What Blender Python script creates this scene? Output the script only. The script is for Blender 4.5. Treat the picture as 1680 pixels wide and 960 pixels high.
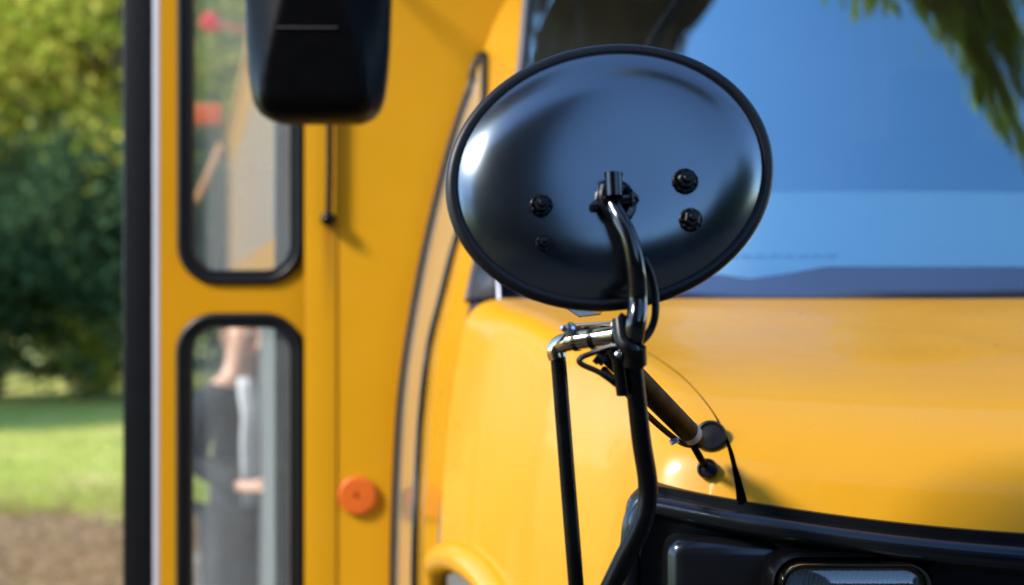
import bpy, bmesh, math, random
from mathutils import Vector, Matrix
from mathutils.bvhtree import BVHTree

for o in list(bpy.data.objects):
    bpy.data.objects.remove(o)
sc = bpy.context.scene
COL = sc.collection
R = math.radians

# ------------------------------------------------------------------ camera
EYE = 1.8                       # eye height of the photographer
FPX = 2520.0                    # focal length in photograph pixels (1680 wide)
cam_d = bpy.data.cameras.new('camera')
cam = bpy.data.objects.new('camera', cam_d)
COL.objects.link(cam)
cam.location = (0, 0, EYE)
cam.rotation_euler = (R(90), 0, 0)
cam_d.sensor_width = 36.0
cam_d.lens = 54.0
cam_d.clip_start = 0.05
cam_d.clip_end = 2000.0
cam_d.dof.use_dof = True
cam_d.dof.focus_distance = 1.78
cam_d.dof.aperture_fstop = 3.0
sc.camera = cam

# ------------------------------------------------------------------ sky and sun
SUN = Vector((-0.70, -0.33, 0.61)).normalized()
world = bpy.data.worlds.new('World')
sc.world = world
world.use_nodes = True
wn = world.node_tree.nodes
bg = wn['Background']
sky = wn.new('ShaderNodeTexSky')
sky.sky_type = 'NISHITA'
sky.sun_disc = False
sky.sun_elevation = math.asin(SUN.z)
sky.sun_rotation = math.atan2(SUN.x, SUN.y)
sky.air_density = 1.0
sky.dust_density = 0.2
sky.ozone_density = 5.0
world.node_tree.links.new(sky.outputs[0], bg.inputs[0])
bg.inputs[1].default_value = 0.15
sl = bpy.data.lights.new('sun', 'SUN')
sl.energy = 2.2
sl.angle = R(10.0)
sl.color = (1.0, 0.93, 0.82)
so = bpy.data.objects.new('sun', sl)
COL.objects.link(so)
so.rotation_euler = SUN.to_track_quat('Z', 'Y').to_euler()
so.location = SUN * 40
sc.view_settings.view_transform = 'Standard'
sc.view_settings.look = 'None'
sc.view_settings.exposure = 1.82
sc.view_settings.gamma = 1.0
sc.view_settings.use_curve_mapping = False
sc.cycles.use_denoising = True
sc.cycles.max_bounces = 10
sc.cycles.transparent_max_bounces = 24

# ------------------------------------------------------------------ helpers
def P(x, y, Y):
    """a point measured on the photograph (1680 wide) that stands Y metres away"""
    return Vector(((x - 840.0) * Y / FPX, Y, EYE + (480.0 - y) * Y / FPX))

def lerp(a, b, t):
    return a + (b - a) * t

def table(rows, k):
    """piecewise linear look-up: rows of (k, v)"""
    rows = sorted(rows)
    if k <= rows[0][0]:
        return rows[0][1]
    for (a, va), (b, vb) in zip(rows, rows[1:]):
        if k <= b:
            return va + (vb - va) * (k - a) / (b - a)
    return rows[-1][1]

def smooth(rows, k):
    """monotone-ish Catmull-Rom look-up"""
    rows = sorted(rows)
    n = len(rows)
    if k <= rows[0][0]:
        return rows[0][1]
    if k >= rows[-1][0]:
        return rows[-1][1]
    for i in range(n - 1):
        if k <= rows[i + 1][0]:
            break
    x0, y0 = rows[i]; x1, y1 = rows[i + 1]
    def slope(j):
        if j <= 0:
            return (rows[1][1] - rows[0][1]) / (rows[1][0] - rows[0][0])
        if j >= n - 1:
            return (rows[-1][1] - rows[-2][1]) / (rows[-1][0] - rows[-2][0])
        return (rows[j + 1][1] - rows[j - 1][1]) / (rows[j + 1][0] - rows[j - 1][0])
    h = x1 - x0; t = (k - x0) / h
    m0, m1 = slope(i) * h, slope(i + 1) * h
    return (2*t**3-3*t**2+1)*y0 + (t**3-2*t**2+t)*m0 + (-2*t**3+3*t**2)*y1 + (t**3-t**2)*m1

def curve(pts, n=8, closed=False):
    pts = [Vector(p) for p in pts]
    N = len(pts); out = []
    for i in range(N if closed else N - 1):
        if closed:
            p0, p1, p2, p3 = pts[i-1], pts[i], pts[(i+1) % N], pts[(i+2) % N]
        else:
            p1, p2 = pts[i], pts[i+1]
            p0 = pts[i-1] if i > 0 else p1 * 2 - p2
            p3 = pts[i+2] if i + 2 < N else p2 * 2 - p1
        for k in range(n):
            t = k / n
            out.append(0.5 * ((2*p1) + (p2-p0)*t + (2*p0-5*p1+4*p2-p3)*t*t + (3*p1-p0-3*p2+p3)*t**3))
    if not closed:
        out.append(pts[-1])
    return out

class MB:
    def __init__(s):
        s.v = []; s.f = []
    def add(s, vs, fs):
        b = len(s.v)
        s.v += [tuple(v) for v in vs]
        s.f += [tuple(i + b for i in f) for f in fs]
    def box(s, a, b, bev=0.0):
        x0, y0, z0 = a; x1, y1, z1 = b
        if bev <= 0:
            vs = [(x0,y0,z0),(x1,y0,z0),(x1,y1,z0),(x0,y1,z0),(x0,y0,z1),(x1,y0,z1),(x1,y1,z1),(x0,y1,z1)]
            s.add(vs, [(0,3,2,1),(4,5,6,7),(0,1,5,4),(1,2,6,5),(2,3,7,6),(3,0,4,7)])
            return
        bm = bmesh.new()
        bmesh.ops.create_cube(bm, size=1.0)
        bmesh.ops.transform(bm, matrix=Matrix.Translation(((x0+x1)/2,(y0+y1)/2,(z0+z1)/2)) @ Matrix.Diagonal((x1-x0,y1-y0,z1-z0,1)), verts=bm.verts)
        bmesh.ops.bevel(bm, geom=bm.edges[:], offset=bev, segments=4, profile=0.5, affect='EDGES')
        bm.verts.index_update()
        s.add([v.co.copy() for v in bm.verts], [[v.index for v in f.verts] for f in bm.faces])
        bm.free()
    def tube(s, pts, r, seg=14, closed=False, flat=None, caps=True):
        """tube along pts; r a number or a function of 0..1; flat = (axis vector, factor) squashes the section"""
        pts = [Vector(p) for p in pts]
        n = len(pts)
        prev = None; rings = []
        for i, p in enumerate(pts):
            if closed:
                t = (pts[(i+1) % n] - pts[i-1])
            else:
                t = pts[min(i+1, n-1)] - pts[max(i-1, 0)]
            t.normalize()
            if prev is None:
                a = Vector((0,0,1)) if abs(t.z) < 0.9 else Vector((1,0,0))
                u = t.cross(a).normalized()
            else:
                u = prev - t * prev.dot(t)
                u.normalize()
            prev = u
            w = t.cross(u)
            rr = r(i / max(1, n-1)) if callable(r) else r
            ring = []
            for k in range(seg):
                a = 2*math.pi*k/seg
                d = u*math.cos(a)*rr + w*math.sin(a)*rr
                if flat:
                    ax, fac = flat
                    d = d - ax * d.dot(ax) * (1 - fac)
                ring.append(p + d)
            rings.append(ring)
        vs = [v for ring in rings for v in ring]; fs = []
        for i in range(n if closed else n - 1):
            j = (i+1) % n
            for k in range(seg):
                l = (k+1) % seg
                fs.append((i*seg+k, i*seg+l, j*seg+l, j*seg+k))
        if not closed and caps:
            fs.append(tuple(range(seg-1, -1, -1)))
            fs.append(tuple((n-1)*seg+k for k in range(seg)))
        s.add(vs, fs)
    def lathe(s, prof, M=Matrix.Identity(4), seg=32, sx=1.0, sy=1.0):
        """prof: (radius, height) along local z"""
        vs = []; fs = []
        for (r, h) in prof:
            for k in range(seg):
                a = 2*math.pi*k/seg
                vs.append(M @ Vector((r*math.cos(a)*sx, r*math.sin(a)*sy, h)))
        for i in range(len(prof)-1):
            for k in range(seg):
                l = (k+1) % seg
                fs.append((i*seg+k, i*seg+l, (i+1)*seg+l, (i+1)*seg+k))
        fs.append(tuple(range(seg-1,-1,-1)))
        fs.append(tuple((len(prof)-1)*seg+k for k in range(seg)))
        s.add(vs, fs)
    def grid(s, rows, flip=False, close=False):
        n = len(rows); m = len(rows[0])
        vs = [v for r_ in rows for v in r_]; fs = []
        for i in range(n-1):
            for j in range(m if close else m-1):
                k = (j+1) % m
                q = (i*m+j, i*m+k, (i+1)*m+k, (i+1)*m+j)
                fs.append(q[::-1] if flip else q)
        s.add(vs, fs)
    def build(s, name, mat, parent=None, shade=True, bevel=0.0, solid=0.0, angle=40, sub=0):
        me = bpy.data.meshes.new(name)
        me.from_pydata(s.v, [], s.f)
        me.validate()
        me.update()
        bm = bmesh.new(); bm.from_mesh(me)
        bmesh.ops.remove_doubles(bm, verts=bm.verts, dist=1e-6)
        if solid == 0.0:
            pass
        bm.to_mesh(me); bm.free()
        if shade:
            me.shade_smooth()
            try:
                me.set_sharp_from_angle(angle=R(angle))
            except Exception:
                pass
        o = bpy.data.objects.new(name, me)
        COL.objects.link(o)
        me.materials.append(mat)
        if solid:
            m = o.modifiers.new('thickness', 'SOLIDIFY'); m.thickness = abs(solid); m.offset = -1 if solid > 0 else 1
        if bevel:
            m = o.modifiers.new('bevel', 'BEVEL'); m.width = bevel; m.segments = 3; m.limit_method = 'ANGLE'; m.angle_limit = R(40)
        if sub:
            m = o.modifiers.new('sub', 'SUBSURF'); m.levels = sub; m.render_levels = sub
        if parent is not None:
            adopt(o, parent)
        return o

def adopt(o, parent):
    o.parent = parent
    loc = Vector((0,0,0)); q = parent
    while q is not None:
        loc += q.location; q = q.parent
    # children are modelled in world coordinates under unrotated parents
    o.location = o.location - loc if parent.type == 'EMPTY' or loc.length else o.location
    return o

def tag(o, label=None, cat=None, group=None, kind=None):
    if label: o['label'] = label
    if cat: o['category'] = cat
    if group: o['group'] = group
    if kind: o['kind'] = kind
    return o

def empty(name, loc):
    o = bpy.data.objects.new(name, None)
    o.empty_display_size = 0.2
    o.location = loc
    COL.objects.link(o)
    return o

# ------------------------------------------------------------------ materials
class Mat:
    def __init__(s, name):
        s.m = bpy.data.materials.new(name); s.m.use_nodes = True
        s.nt = s.m.node_tree; s.n = s.nt.nodes; s.b = s.n['Principled BSDF']; s.out = s.n['Material Output']
    def link(s, a, b): s.nt.links.new(a, b)
    def node(s, t, **k):
        n = s.n.new(t)
        for a, b in k.items():
            setattr(n, a, b)
        return n
    def noise(s, scale, detail=4.0, rough=0.6, coord='Object', stretch=None):
        tc = s.node('ShaderNodeTexCoord')
        n = s.node('ShaderNodeTexNoise')
        n.inputs['Scale'].default_value = scale; n.inputs['Detail'].default_value = detail; n.inputs['Roughness'].default_value = rough
        if stretch:
            mp = s.node('ShaderNodeMapping'); mp.inputs['Scale'].default_value = stretch
            s.link(tc.outputs[coord], mp.inputs[0]); s.link(mp.outputs[0], n.inputs['Vector'])
        else:
            s.link(tc.outputs[coord], n.inputs['Vector'])
        return n.outputs['Fac']
    def ramp(s, fac, stops):
        r = s.node('ShaderNodeValToRGB')
        e = r.color_ramp.elements
        while len(e) < len(stops): e.new(0.5)
        for el, (p, c) in zip(e, stops):
            el.position = p; el.color = (c[0], c[1], c[2], 1) if not isinstance(c, (int, float)) else (c, c, c, 1)
        s.link(fac, r.inputs[0])
        return r.outputs[0]
    def bump(s, fac, strength, dist=0.01):
        b = s.node('ShaderNodeBump'); b.inputs['Strength'].default_value = strength; b.inputs['Distance'].default_value = dist
        s.link(fac, b.inputs['Height']); s.link(b.outputs[0], s.b.inputs['Normal'])
        return b
    def set(s, **k):
        for a, b in k.items():
            s.b.inputs[a.replace('_', ' ')].default_value = b
        return s

def paint(name, c0, c1, rough=0.3, coat=0.6, coat_ior=1.6, nscale=3.0, orange=0.02):
    m = Mat(name)
    m.link(m.ramp(m.noise(nscale, 5), [(0.3, c0), (0.75, c1)]), m.b.inputs['Base Color'])
    m.link(m.ramp(m.noise(14, 6), [(0.3, rough*0.8), (0.8, rough*1.3)]), m.b.inputs['Roughness'])
    m.set(Specular_IOR_Level=0.2, Coat_Weight=coat, Coat_Roughness=0.03, Coat_IOR=coat_ior)
    if orange:
        m.bump(m.noise(9, 2), orange, 0.01)
    return m

M = {}
yel = paint('yellow_paint', (0.48, 0.222, 0.004), (0.51, 0.237, 0.006), rough=0.34, coat=0.25, coat_ior=1.4, orange=0)
M['yellow'] = yel.m
M['cowl'] = paint('cowl_paint', (0.48, 0.225, 0.006), (0.51, 0.238, 0.008), rough=0.30, coat=1.0, coat_ior=1.75, orange=0).m
# hinge/bulkhead panel: same paint with a rusty run below the mirror stay
rp = paint('yellow_paint_with_rust_run', (0.49, 0.236, 0.005), (0.52, 0.252, 0.007), rough=0.36, coat=0.25, coat_ior=1.5, orange=0)
def rust_run(m, cx, ztop, zbot, half):
    geo = m.node('ShaderNodeNewGeometry'); sep = m.node('ShaderNodeSeparateXYZ'); m.link(geo.outputs['Position'], sep.inputs[0])
    d = m.node('ShaderNodeMath', operation='SUBTRACT'); m.link(sep.outputs[0], d.inputs[0]); d.inputs[1].default_value = cx
    ab = m.node('ShaderNodeMath', operation='ABSOLUTE'); m.link(d.outputs[0], ab.inputs[0])
    mx = m.node('ShaderNodeMapRange'); m.link(ab.outputs[0], mx.inputs[0]); mx.inputs[1].default_value = 0; mx.inputs[2].default_value = half; mx.inputs[3].default_value = 1; mx.inputs[4].default_value = 0
    mz = m.node('ShaderNodeMapRange'); m.link(sep.outputs[2], mz.inputs[0]); mz.inputs[1].default_value = zbot; mz.inputs[2].default_value = ztop; mz.inputs[3].default_value = 0; mz.inputs[4].default_value = 1
    lt = m.node('ShaderNodeMath', operation='LESS_THAN'); m.link(sep.outputs[2], lt.inputs[0]); lt.inputs[1].default_value = ztop
    a = m.node('ShaderNodeMath', operation='MULTIPLY'); m.link(mx.outputs[0], a.inputs[0]); m.link(mz.outputs[0], a.inputs[1])
    b = m.node('ShaderNodeMath', operation='MULTIPLY'); m.link(a.outputs[0], b.inputs[0]); m.link(lt.outputs[0], b.inputs[1])
    nz = m.noise(60, 3, stretch=(1, 1, 0.06))
    c = m.node('ShaderNodeMath', operation='MULTIPLY'); m.link(b.outputs[0], c.inputs[0]); m.link(nz, c.inputs[1])
    c2 = m.node('ShaderNodeMath', operation='MULTIPLY'); m.link(c.outputs[0], c2.inputs[0]); c2.inputs[1].default_value = 1.3
    old = m.b.inputs['Base Color'].links[0].from_socket
    mixn = m.node('ShaderNodeMix', data_type='RGBA'); m.link(c2.outputs[0], mixn.inputs[0]); m.link(old, mixn.inputs[6]); mixn.inputs[7].default_value = (0.16, 0.05, 0.012, 1)
    m.link(mixn.outputs[2], m.b.inputs['Base Color'])
ball = P(539, 360, 3.69)
rust_run(rp, ball.x, ball.z, ball.z - 0.26, 0.022)
M['panel'] = rp.m
M['yellow_inner'] = paint('yellow_paint_inner', (0.50, 0.24, 0.07), (0.55, 0.26, 0.08), rough=0.5, coat=0.1).m

gb = Mat('gloss_black_paint')
gb.set(Base_Color=(0.003, 0.0035, 0.005, 1), IOR=2.35, Specular_Tint=(0.72, 0.88, 1.0, 1))
gb.link(gb.ramp(gb.noise(12, 5), [(0.3, 0.20), (0.8, 0.25)]), gb.b.inputs['Roughness'])
gb.bump(gb.noise(25, 2), 0.004, 0.004)
M['gloss_black'] = gb.m
gt = Mat('gloss_black_tube')
gt.set(Base_Color=(0.002, 0.002, 0.003, 1), IOR=1.6)
gt.link(gt.ramp(gt.noise(30, 4), [(0.3, 0.10), (0.8, 0.18)]), gt.b.inputs['Roughness'])
M['tube'] = gt.m
mb = Mat('semi_gloss_black')
mb.set(Base_Color=(0.0015, 0.0015, 0.0018, 1), Specular_IOR_Level=0.18)
mb.link(mb.ramp(mb.noise(40, 5), [(0.3, 0.22), (0.8, 0.40)]), mb.b.inputs['Roughness'])
mb.bump(mb.noise(160, 3), 0.05, 0.001)
M['black'] = mb.m
mm = Mat('matte_black_paint'); mm.set(Base_Color=(0.002, 0.002, 0.0022, 1), Specular_IOR_Level=0.06)
mm.link(mm.ramp(mm.noise(40, 5), [(0.3, 0.45), (0.8, 0.65)]), mm.b.inputs['Roughness']); M['matte'] = mm.m
bp = Mat('black_plastic')
bp.set(Base_Color=(0.0012, 0.0012, 0.0014, 1), Specular_IOR_Level=0.07)
bp.link(bp.ramp(bp.noise(30, 5), [(0.3, 0.34), (0.8, 0.44)]), bp.b.inputs['Roughness'])
bp.bump(bp.noise(420, 2), 0.04, 0.0006)
M['plastic'] = bp.m
bz = Mat('moulded_black_plastic')
bz.set(Base_Color=(0.004, 0.0042, 0.005, 1), IOR=1.5, Specular_Tint=(0.7, 0.85, 1.0, 1))
bz.link(bz.ramp(bz.noise(30, 5), [(0.3, 0.20), (0.8, 0.28)]), bz.b.inputs['Roughness'])
bz.bump(bz.noise(300, 2), 0.03, 0.0006)
M['moulded'] = bz.m
rb = Mat('black_rubber')
rb.link(rb.ramp(rb.noise(18, 5), [(0.3, (0.0015, 0.0018, 0.003)), (0.8, (0.003, 0.0034, 0.005))]), rb.b.inputs['Base Color'])
rb.set(Roughness=0.42, Specular_IOR_Level=0.3)
rb.bump(rb.noise(120, 3), 0.05, 0.001)
M['rubber'] = rb.m
gk = Mat('grey_gasket')
gk.link(gk.ramp(gk.noise(20, 5), [(0.3, (0.05, 0.048, 0.05)), (0.8, (0.075, 0.07, 0.072))]), gk.b.inputs['Base Color'])
gk.set(Roughness=0.5)
M['gasket'] = gk.m
ch = Mat('chrome')
ch.set(Base_Color=(0.52, 0.40, 0.26, 1), Metallic=1.0)
ch.link(ch.ramp(ch.noise(60, 4), [(0.3, 0.07), (0.8, 0.18)]), ch.b.inputs['Roughness'])
M['chrome'] = ch.m
zn = Mat('zinc_bolt')
zn.set(Base_Color=(0.6, 0.66, 0.74, 1), Metallic=1.0, Roughness=0.25)
M['zinc'] = zn.m
al = Mat('pale_aluminium')
al.link(al.ramp(al.noise(8, 4, stretch=(1, 1, 0.2)), [(0.3, (0.62, 0.62, 0.68)), (0.8, (0.74, 0.74, 0.80))]), al.b.inputs['Base Color'])
al.set(Metallic=0.35, Roughness=0.35)
M['alu'] = al.m
gc = Mat('grey_collar')
gc.link(gc.ramp(gc.noise(50, 4), [(0.3, (0.22, 0.23, 0.24)), (0.8, (0.32, 0.33, 0.34))]), gc.b.inputs['Base Color'])
gc.set(Roughness=0.5)
M['collar'] = gc.m
og = Mat('orange_reflector')
og.link(og.ramp(og.noise(40, 3), [(0.3, (0.50, 0.085, 0.003)), (0.8, (0.58, 0.11, 0.004))]), og.b.inputs['Base Color'])
og.set(Roughness=0.45, Coat_Weight=0.3)
M['orange'] = og.m
rd = Mat('red_lens'); rd.set(Base_Color=(0.6, 0.03, 0.01, 1), Roughness=0.3); M['red'] = rd.m
da = Mat('dashboard_vinyl')
da.link(da.ramp(da.noise(6, 5), [(0.3, (0.74, 0.84, 0.76)), (0.8, (0.80, 0.88, 0.80))]), da.b.inputs['Base Color'])
da.set(Roughness=0.6)
M['dash'] = da.m
dk = Mat('dark_cab_lining'); dk.link(dk.ramp(dk.noise(5, 4), [(0.3, (0.02, 0.017, 0.016)), (0.8, (0.035, 0.03, 0.028))]), dk.b.inputs['Base Color']); dk.set(Roughness=0.8)
M['cab'] = dk.m
lg = Mat('pale_cab_lining'); lg.link(lg.ramp(lg.noise(1.3, 3), [(0.35, (0.10, 0.11, 0.12)), (0.7, (0.34, 0.36, 0.37))]), lg.b.inputs['Base Color']); lg.set(Roughness=0.8); M['lining'] = lg.m
wl = Mat('wheel_house'); wl.set(Base_Color=(0.01, 0.01, 0.01, 1), Roughness=0.9); M['dark'] = wl.m
ty = Mat('tyre_rubber'); ty.set(Base_Color=(0.02, 0.02, 0.02, 1), Roughness=0.8); ty.bump(ty.noise(50), 0.3, 0.004); M['tyre'] = ty.m

def glass(name, refl, tint, rough=0.0, haze=0.0, hazecol=(0.7, 0.72, 0.7), glt=(1, 1, 1)):
    m = Mat(name)
    n = m.n
    n.remove(m.b)
    tr = m.node('ShaderNodeBsdfTransparent'); tr.inputs[0].default_value = (*tint, 1)
    gl = m.node('ShaderNodeBsdfGlossy'); gl.inputs['Roughness'].default_value = rough
    gl.inputs[0].default_value = (*glt, 1)
    lw = m.node('ShaderNodeLayerWeight'); lw.inputs[0].default_value = 0.35
    mr = m.node('ShaderNodeMapRange'); mr.inputs[3].default_value = refl; mr.inputs[4].default_value = 1.0
    m.link(lw.outputs['Fresnel'], mr.inputs[0])
    mr.inputs[1].default_value = 0.08
    mx = m.node('ShaderNodeMixShader')
    m.link(mr.outputs[0], mx.inputs[0]); m.link(tr.outputs[0], mx.inputs[1]); m.link(gl.outputs[0], mx.inputs[2])
    last = mx
    if haze > 0:
        df = m.node('ShaderNodeBsdfDiffuse'); df.inputs[0].default_value = (*hazecol, 1)
        tl = m.node('ShaderNodeBsdfTranslucent'); tl.inputs[0].default_value = (*hazecol, 1)
        ad = m.node('ShaderNodeMixShader'); ad.inputs[0].default_value = 0.4
        m.link(df.outputs[0], ad.inputs[1]); m.link(tl.outputs[0], ad.inputs[2])
        nz = m.noise(5, 5, stretch=(1, 1, 0.25))
        hr = m.node('ShaderNodeMapRange'); m.link(nz, hr.inputs[0]); hr.inputs[1].default_value = 0.3; hr.inputs[2].default_value = 0.75
        hr.inputs[3].default_value = haze * 0.5; hr.inputs[4].default_value = haze * 1.4
        m2 = m.node('ShaderNodeMixShader')
        m.link(hr.outputs[0], m2.inputs[0]); m.link(mx.outputs[0], m2.inputs[1]); m.link(ad.outputs[0], m2.inputs[2])
        last = m2
    m.link(last.outputs[0], m.out.inputs[0])
    return m.m
M['windshield'] = glass('windshield_glass', 0.34, (0.92, 0.98, 0.93), glt=(0.50, 0.86, 1.0))
M['pane'] = glass('door_glass', 0.10, (0.88, 0.92, 0.9), haze=0.28)  # pale veil mixed into both door panes in place of reflections
M['pane_low'] = glass('lower_door_glass', 0.10, (0.88, 0.92, 0.9), haze=0.21)
M['corner_pane'] = glass('corner_glass', 0.16, (0.5, 0.5, 0.46), haze=0.28, hazecol=(0.55, 0.47, 0.33))
M['lens'] = glass('lens_glass', 0.10, (0.9, 0.93, 0.95))

def leafmat(name, c0, c1, c2, through=0.42):
    m = Mat(name)
    n = m.n; n.remove(m.b)
    geo = m.node('ShaderNodeNewGeometry')
    rp_ = m.ramp(geo.outputs['Random Per Island'], [(0.0, c0), (0.5, c1), (1.0, c2)])
    df = m.node('ShaderNodeBsdfDiffuse'); tl = m.node('ShaderNodeBsdfTranslucent')
    m.link(rp_, df.inputs[0]); m.link(rp_, tl.inputs[0])
    mx = m.node('ShaderNodeMixShader'); mx.inputs[0].default_value = through
    m.link(df.outputs[0], mx.inputs[1]); m.link(tl.outputs[0], mx.inputs[2])
    m.link(mx.outputs[0], m.out.inputs[0])
    return m.m
M['leaf_dark'] = leafmat('dark_green_leaves', (0.045, 0.088, 0.045), (0.07, 0.13, 0.06), (0.11, 0.18, 0.075))
M['leaf_olive'] = leafmat('olive_leaves', (0.18, 0.25, 0.03), (0.37, 0.41, 0.05), (0.62, 0.50, 0.10))
M['leaf_gold'] = leafmat('yellowing_leaves', (0.32, 0.30, 0.035), (0.52, 0.42, 0.05), (0.62, 0.42, 0.12))
M['leaf_bright'] = leafmat('sunlit_yellow_green_leaves', (0.38, 0.36, 0.04), (0.56, 0.55, 0.08), (0.70, 0.55, 0.14), 0.65)
M['leaf_copper'] = leafmat('copper_leaves', (0.16, 0.10, 0.09), (0.22, 0.14, 0.12), (0.28, 0.18, 0.14))
bk = Mat('bark'); bk.link(bk.ramp(bk.noise(6, 6, stretch=(1, 1, 0.2)), [(0.3, (0.05, 0.035, 0.025)), (0.8, (0.13, 0.10, 0.08))]), bk.b.inputs['Base Color']); bk.set(Roughness=0.9); bk.bump(bk.noise(12, 6, stretch=(1, 1, 0.2)), 0.6, 0.05)
M['bark'] = bk.m

pwm = Mat('grey_side_panel'); pwm.link(pwm.ramp(pwm.noise(1.5, 4), [(0.3, (0.10, 0.105, 0.10)), (0.8, (0.14, 0.145, 0.14))]), pwm.b.inputs['Base Color']); pwm.set(Roughness=0.6); pw = pwm.m
wgm = Mat('side_window_glass'); wgm.set(Base_Color=(0.34, 0.36, 0.36, 1), Roughness=0.15); wgm = wgm.m
# ------------------------------------------------------------------ ground
def sheet(name, x0, x1, y0, y1, z, mat, nx=1, ny=1):
    mb_ = MB()
    mb_.grid([[Vector((lerp(x0, x1, j/nx), lerp(y0, y1, i/ny), z)) for j in range(nx+1)] for i in range(ny+1)])
    return tag(mb_.build(name, mat, shade=False), kind='structure')
gm = Mat('lawn_turf')
base = gm.ramp(gm.noise(0.9, 8, 0.7), [(0.32, (0.18, 0.27, 0.04)), (0.48, (0.38, 0.42, 0.07)), (0.66, (0.58, 0.47, 0.20))])
gm.link(base, gm.b.inputs['Base Color']); gm.set(Roughness=0.95)
gm.bump(gm.noise(30, 6), 0.4, 0.03)
sheet('lawn', -500, 500, -400, 700, 0.0, gm.m)
lm = Mat('leaf_litter_ground')
lm.link(lm.ramp(lm.noise(2.2, 8, 0.75), [(0.3, (0.17, 0.15, 0.04)), (0.5, (0.23, 0.145, 0.06)), (0.75, (0.30, 0.19, 0.09))]), lm.b.inputs['Base Color'])
lm.set(Roughness=0.95); lm.bump(lm.noise(20, 6), 0.3, 0.02)
# worn, leaf-strewn verge beside the tarmac: a ragged-edged patch
mb_ = MB(); rnd = random.Random(4)
far = [(-12 + i*0.12, 12.6 + 0.5*math.sin(i*0.31) + rnd.uniform(-0.4, 0.4)) for i in range(90)]
mb_.add([Vector((x, y, 0.004)) for x, y in far] + [Vector((-1.2, -8, 0.004)), Vector((-12, -8, 0.004))], [tuple(range(len(far)+2))])
tag(mb_.build('verge', lm.m, shade=False), kind='structure')
am = Mat('asphalt')
am.link(am.ramp(am.noise(1.5, 8, 0.7), [(0.3, (0.022, 0.022, 0.023)), (0.75, (0.045, 0.044, 0.043))]), am.b.inputs['Base Color'])
am.set(Roughness=0.85); am.bump(am.noise(220, 3), 0.5, 0.006)
sheet('parking_lot', -1.95, 40, -45, 11.6, 0.008, am.m)
pm = Mat('concrete_path')
pm.link(pm.ramp(pm.noise(3, 8), [(0.3, (0.30, 0.28, 0.26)), (0.75, (0.42, 0.40, 0.37))]), pm.b.inputs['Base Color']); pm.set(Roughness=0.9)
mb_ = MB(); mb_.add([(-2.55, 4, 0.012), (-1.9, 4, 0.012), (-1.2, 14.5, 0.012), (-2.1, 11.4, 0.012)], [(0, 1, 2, 3)])
tag(mb_.build('path', pm.m, shade=False), kind='structure')

# ------------------------------------------------------------------ trees
def leaf_quads(mb_, rnd, c, r, n, size, flat=None):
    for _ in range(n):
        d = Vector((rnd.gauss(0, 1), rnd.gauss(0, 1), rnd.gauss(0, 0.8)))
        if flat: d = Vector((d.x*flat[0], d.y*flat[1], d.z*flat[2]))
        p = c + d * r * 0.5
        u = Vector((rnd.uniform(-1, 1), rnd.uniform(-1, 1), rnd.uniform(-1, 1))).normalized()
        w = u.cross(Vector((rnd.uniform(-1, 1), rnd.uniform(-1, 1), rnd.uniform(-1, 1)))).normalized()
        s_ = size * rnd.uniform(0.6, 1.3)
        if flat: u = Vector((u.x*flat[0], u.y*flat[1], u.z*flat[2])); w = Vector((w.x*flat[0], w.y*flat[1], w.z*flat[2]))
        mb_.add([p - u*s_, p + w*s_*0.5, p + u*s_, p - w*s_*0.5], [(0, 1, 2, 3)])

def make_tree(name, seed, h, cr, base, leafm, clumps=70, per=90, size=0.11, limbs=9):
    rnd = random.Random(seed)
    root = empty(name, (0, 0, 0))
    tb = MB()
    top = Vector((rnd.uniform(-.3, .3), rnd.uniform(-.3, .3), h*0.8))
    path = curve([(0, 0, -0.05), (rnd.uniform(-.1, .1), rnd.uniform(-.1, .1), h*0.25), (rnd.uniform(-.2, .2), rnd.uniform(-.2, .2), h*0.5), top], 5)
    tb.tube(path, lambda t: h*0.022*(1 - 0.85*t) + (0.10*h*0.1 if t < 0.05 else 0), 10)
    cents = []
    for i in range(limbs):
        a = i*2.4 + rnd.uniform(-.4, .4)
        z0 = base + (h*0.75 - base)*i/limbs
        e = Vector((math.cos(a)*cr*0.75, math.sin(a)*cr*0.75, z0 + h*0.12))
        tb.tube(curve([(0, 0, z0), (e.x*0.5, e.y*0.5, z0 + h*0.04), e], 4), lambda t: h*0.009*(1-0.8*t), 6)
        cents.append(e)
    tb.build('trunk', M['bark'], root)
    cb = MB()
    zc = (h + base)/2; hz = (h - base)/2
    for i in range(clumps):
        if i < len(cents):
            c = cents[i]
        else:
            while True:
                d = Vector((rnd.uniform(-1, 1), rnd.uniform(-1, 1), rnd.uniform(-1, 1)))
                if 0.35 < d.length < 1: break
            d = d * (0.75 + 0.3*rnd.random())
            c = Vector((d.x*cr, d.y*cr, zc + d.z*hz))
        leaf_quads(cb, rnd, c, cr*rnd.uniform(0.2, 0.36), per, size)
    cb.build('crown', leafm, root, shade=False)
    return root

def copy_tree(o, loc, rz, s=1.0):
    c = o.copy(); COL.objects.link(c)
    c.location = loc; c.rotation_euler = (0, 0, rz); c.scale = (s, s, s)
    for chd in o.children:
        k = chd.copy(); COL.objects.link(k); k.parent = c
        k.matrix_parent_inverse = chd.matrix_parent_inverse.copy()
    return c

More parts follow.
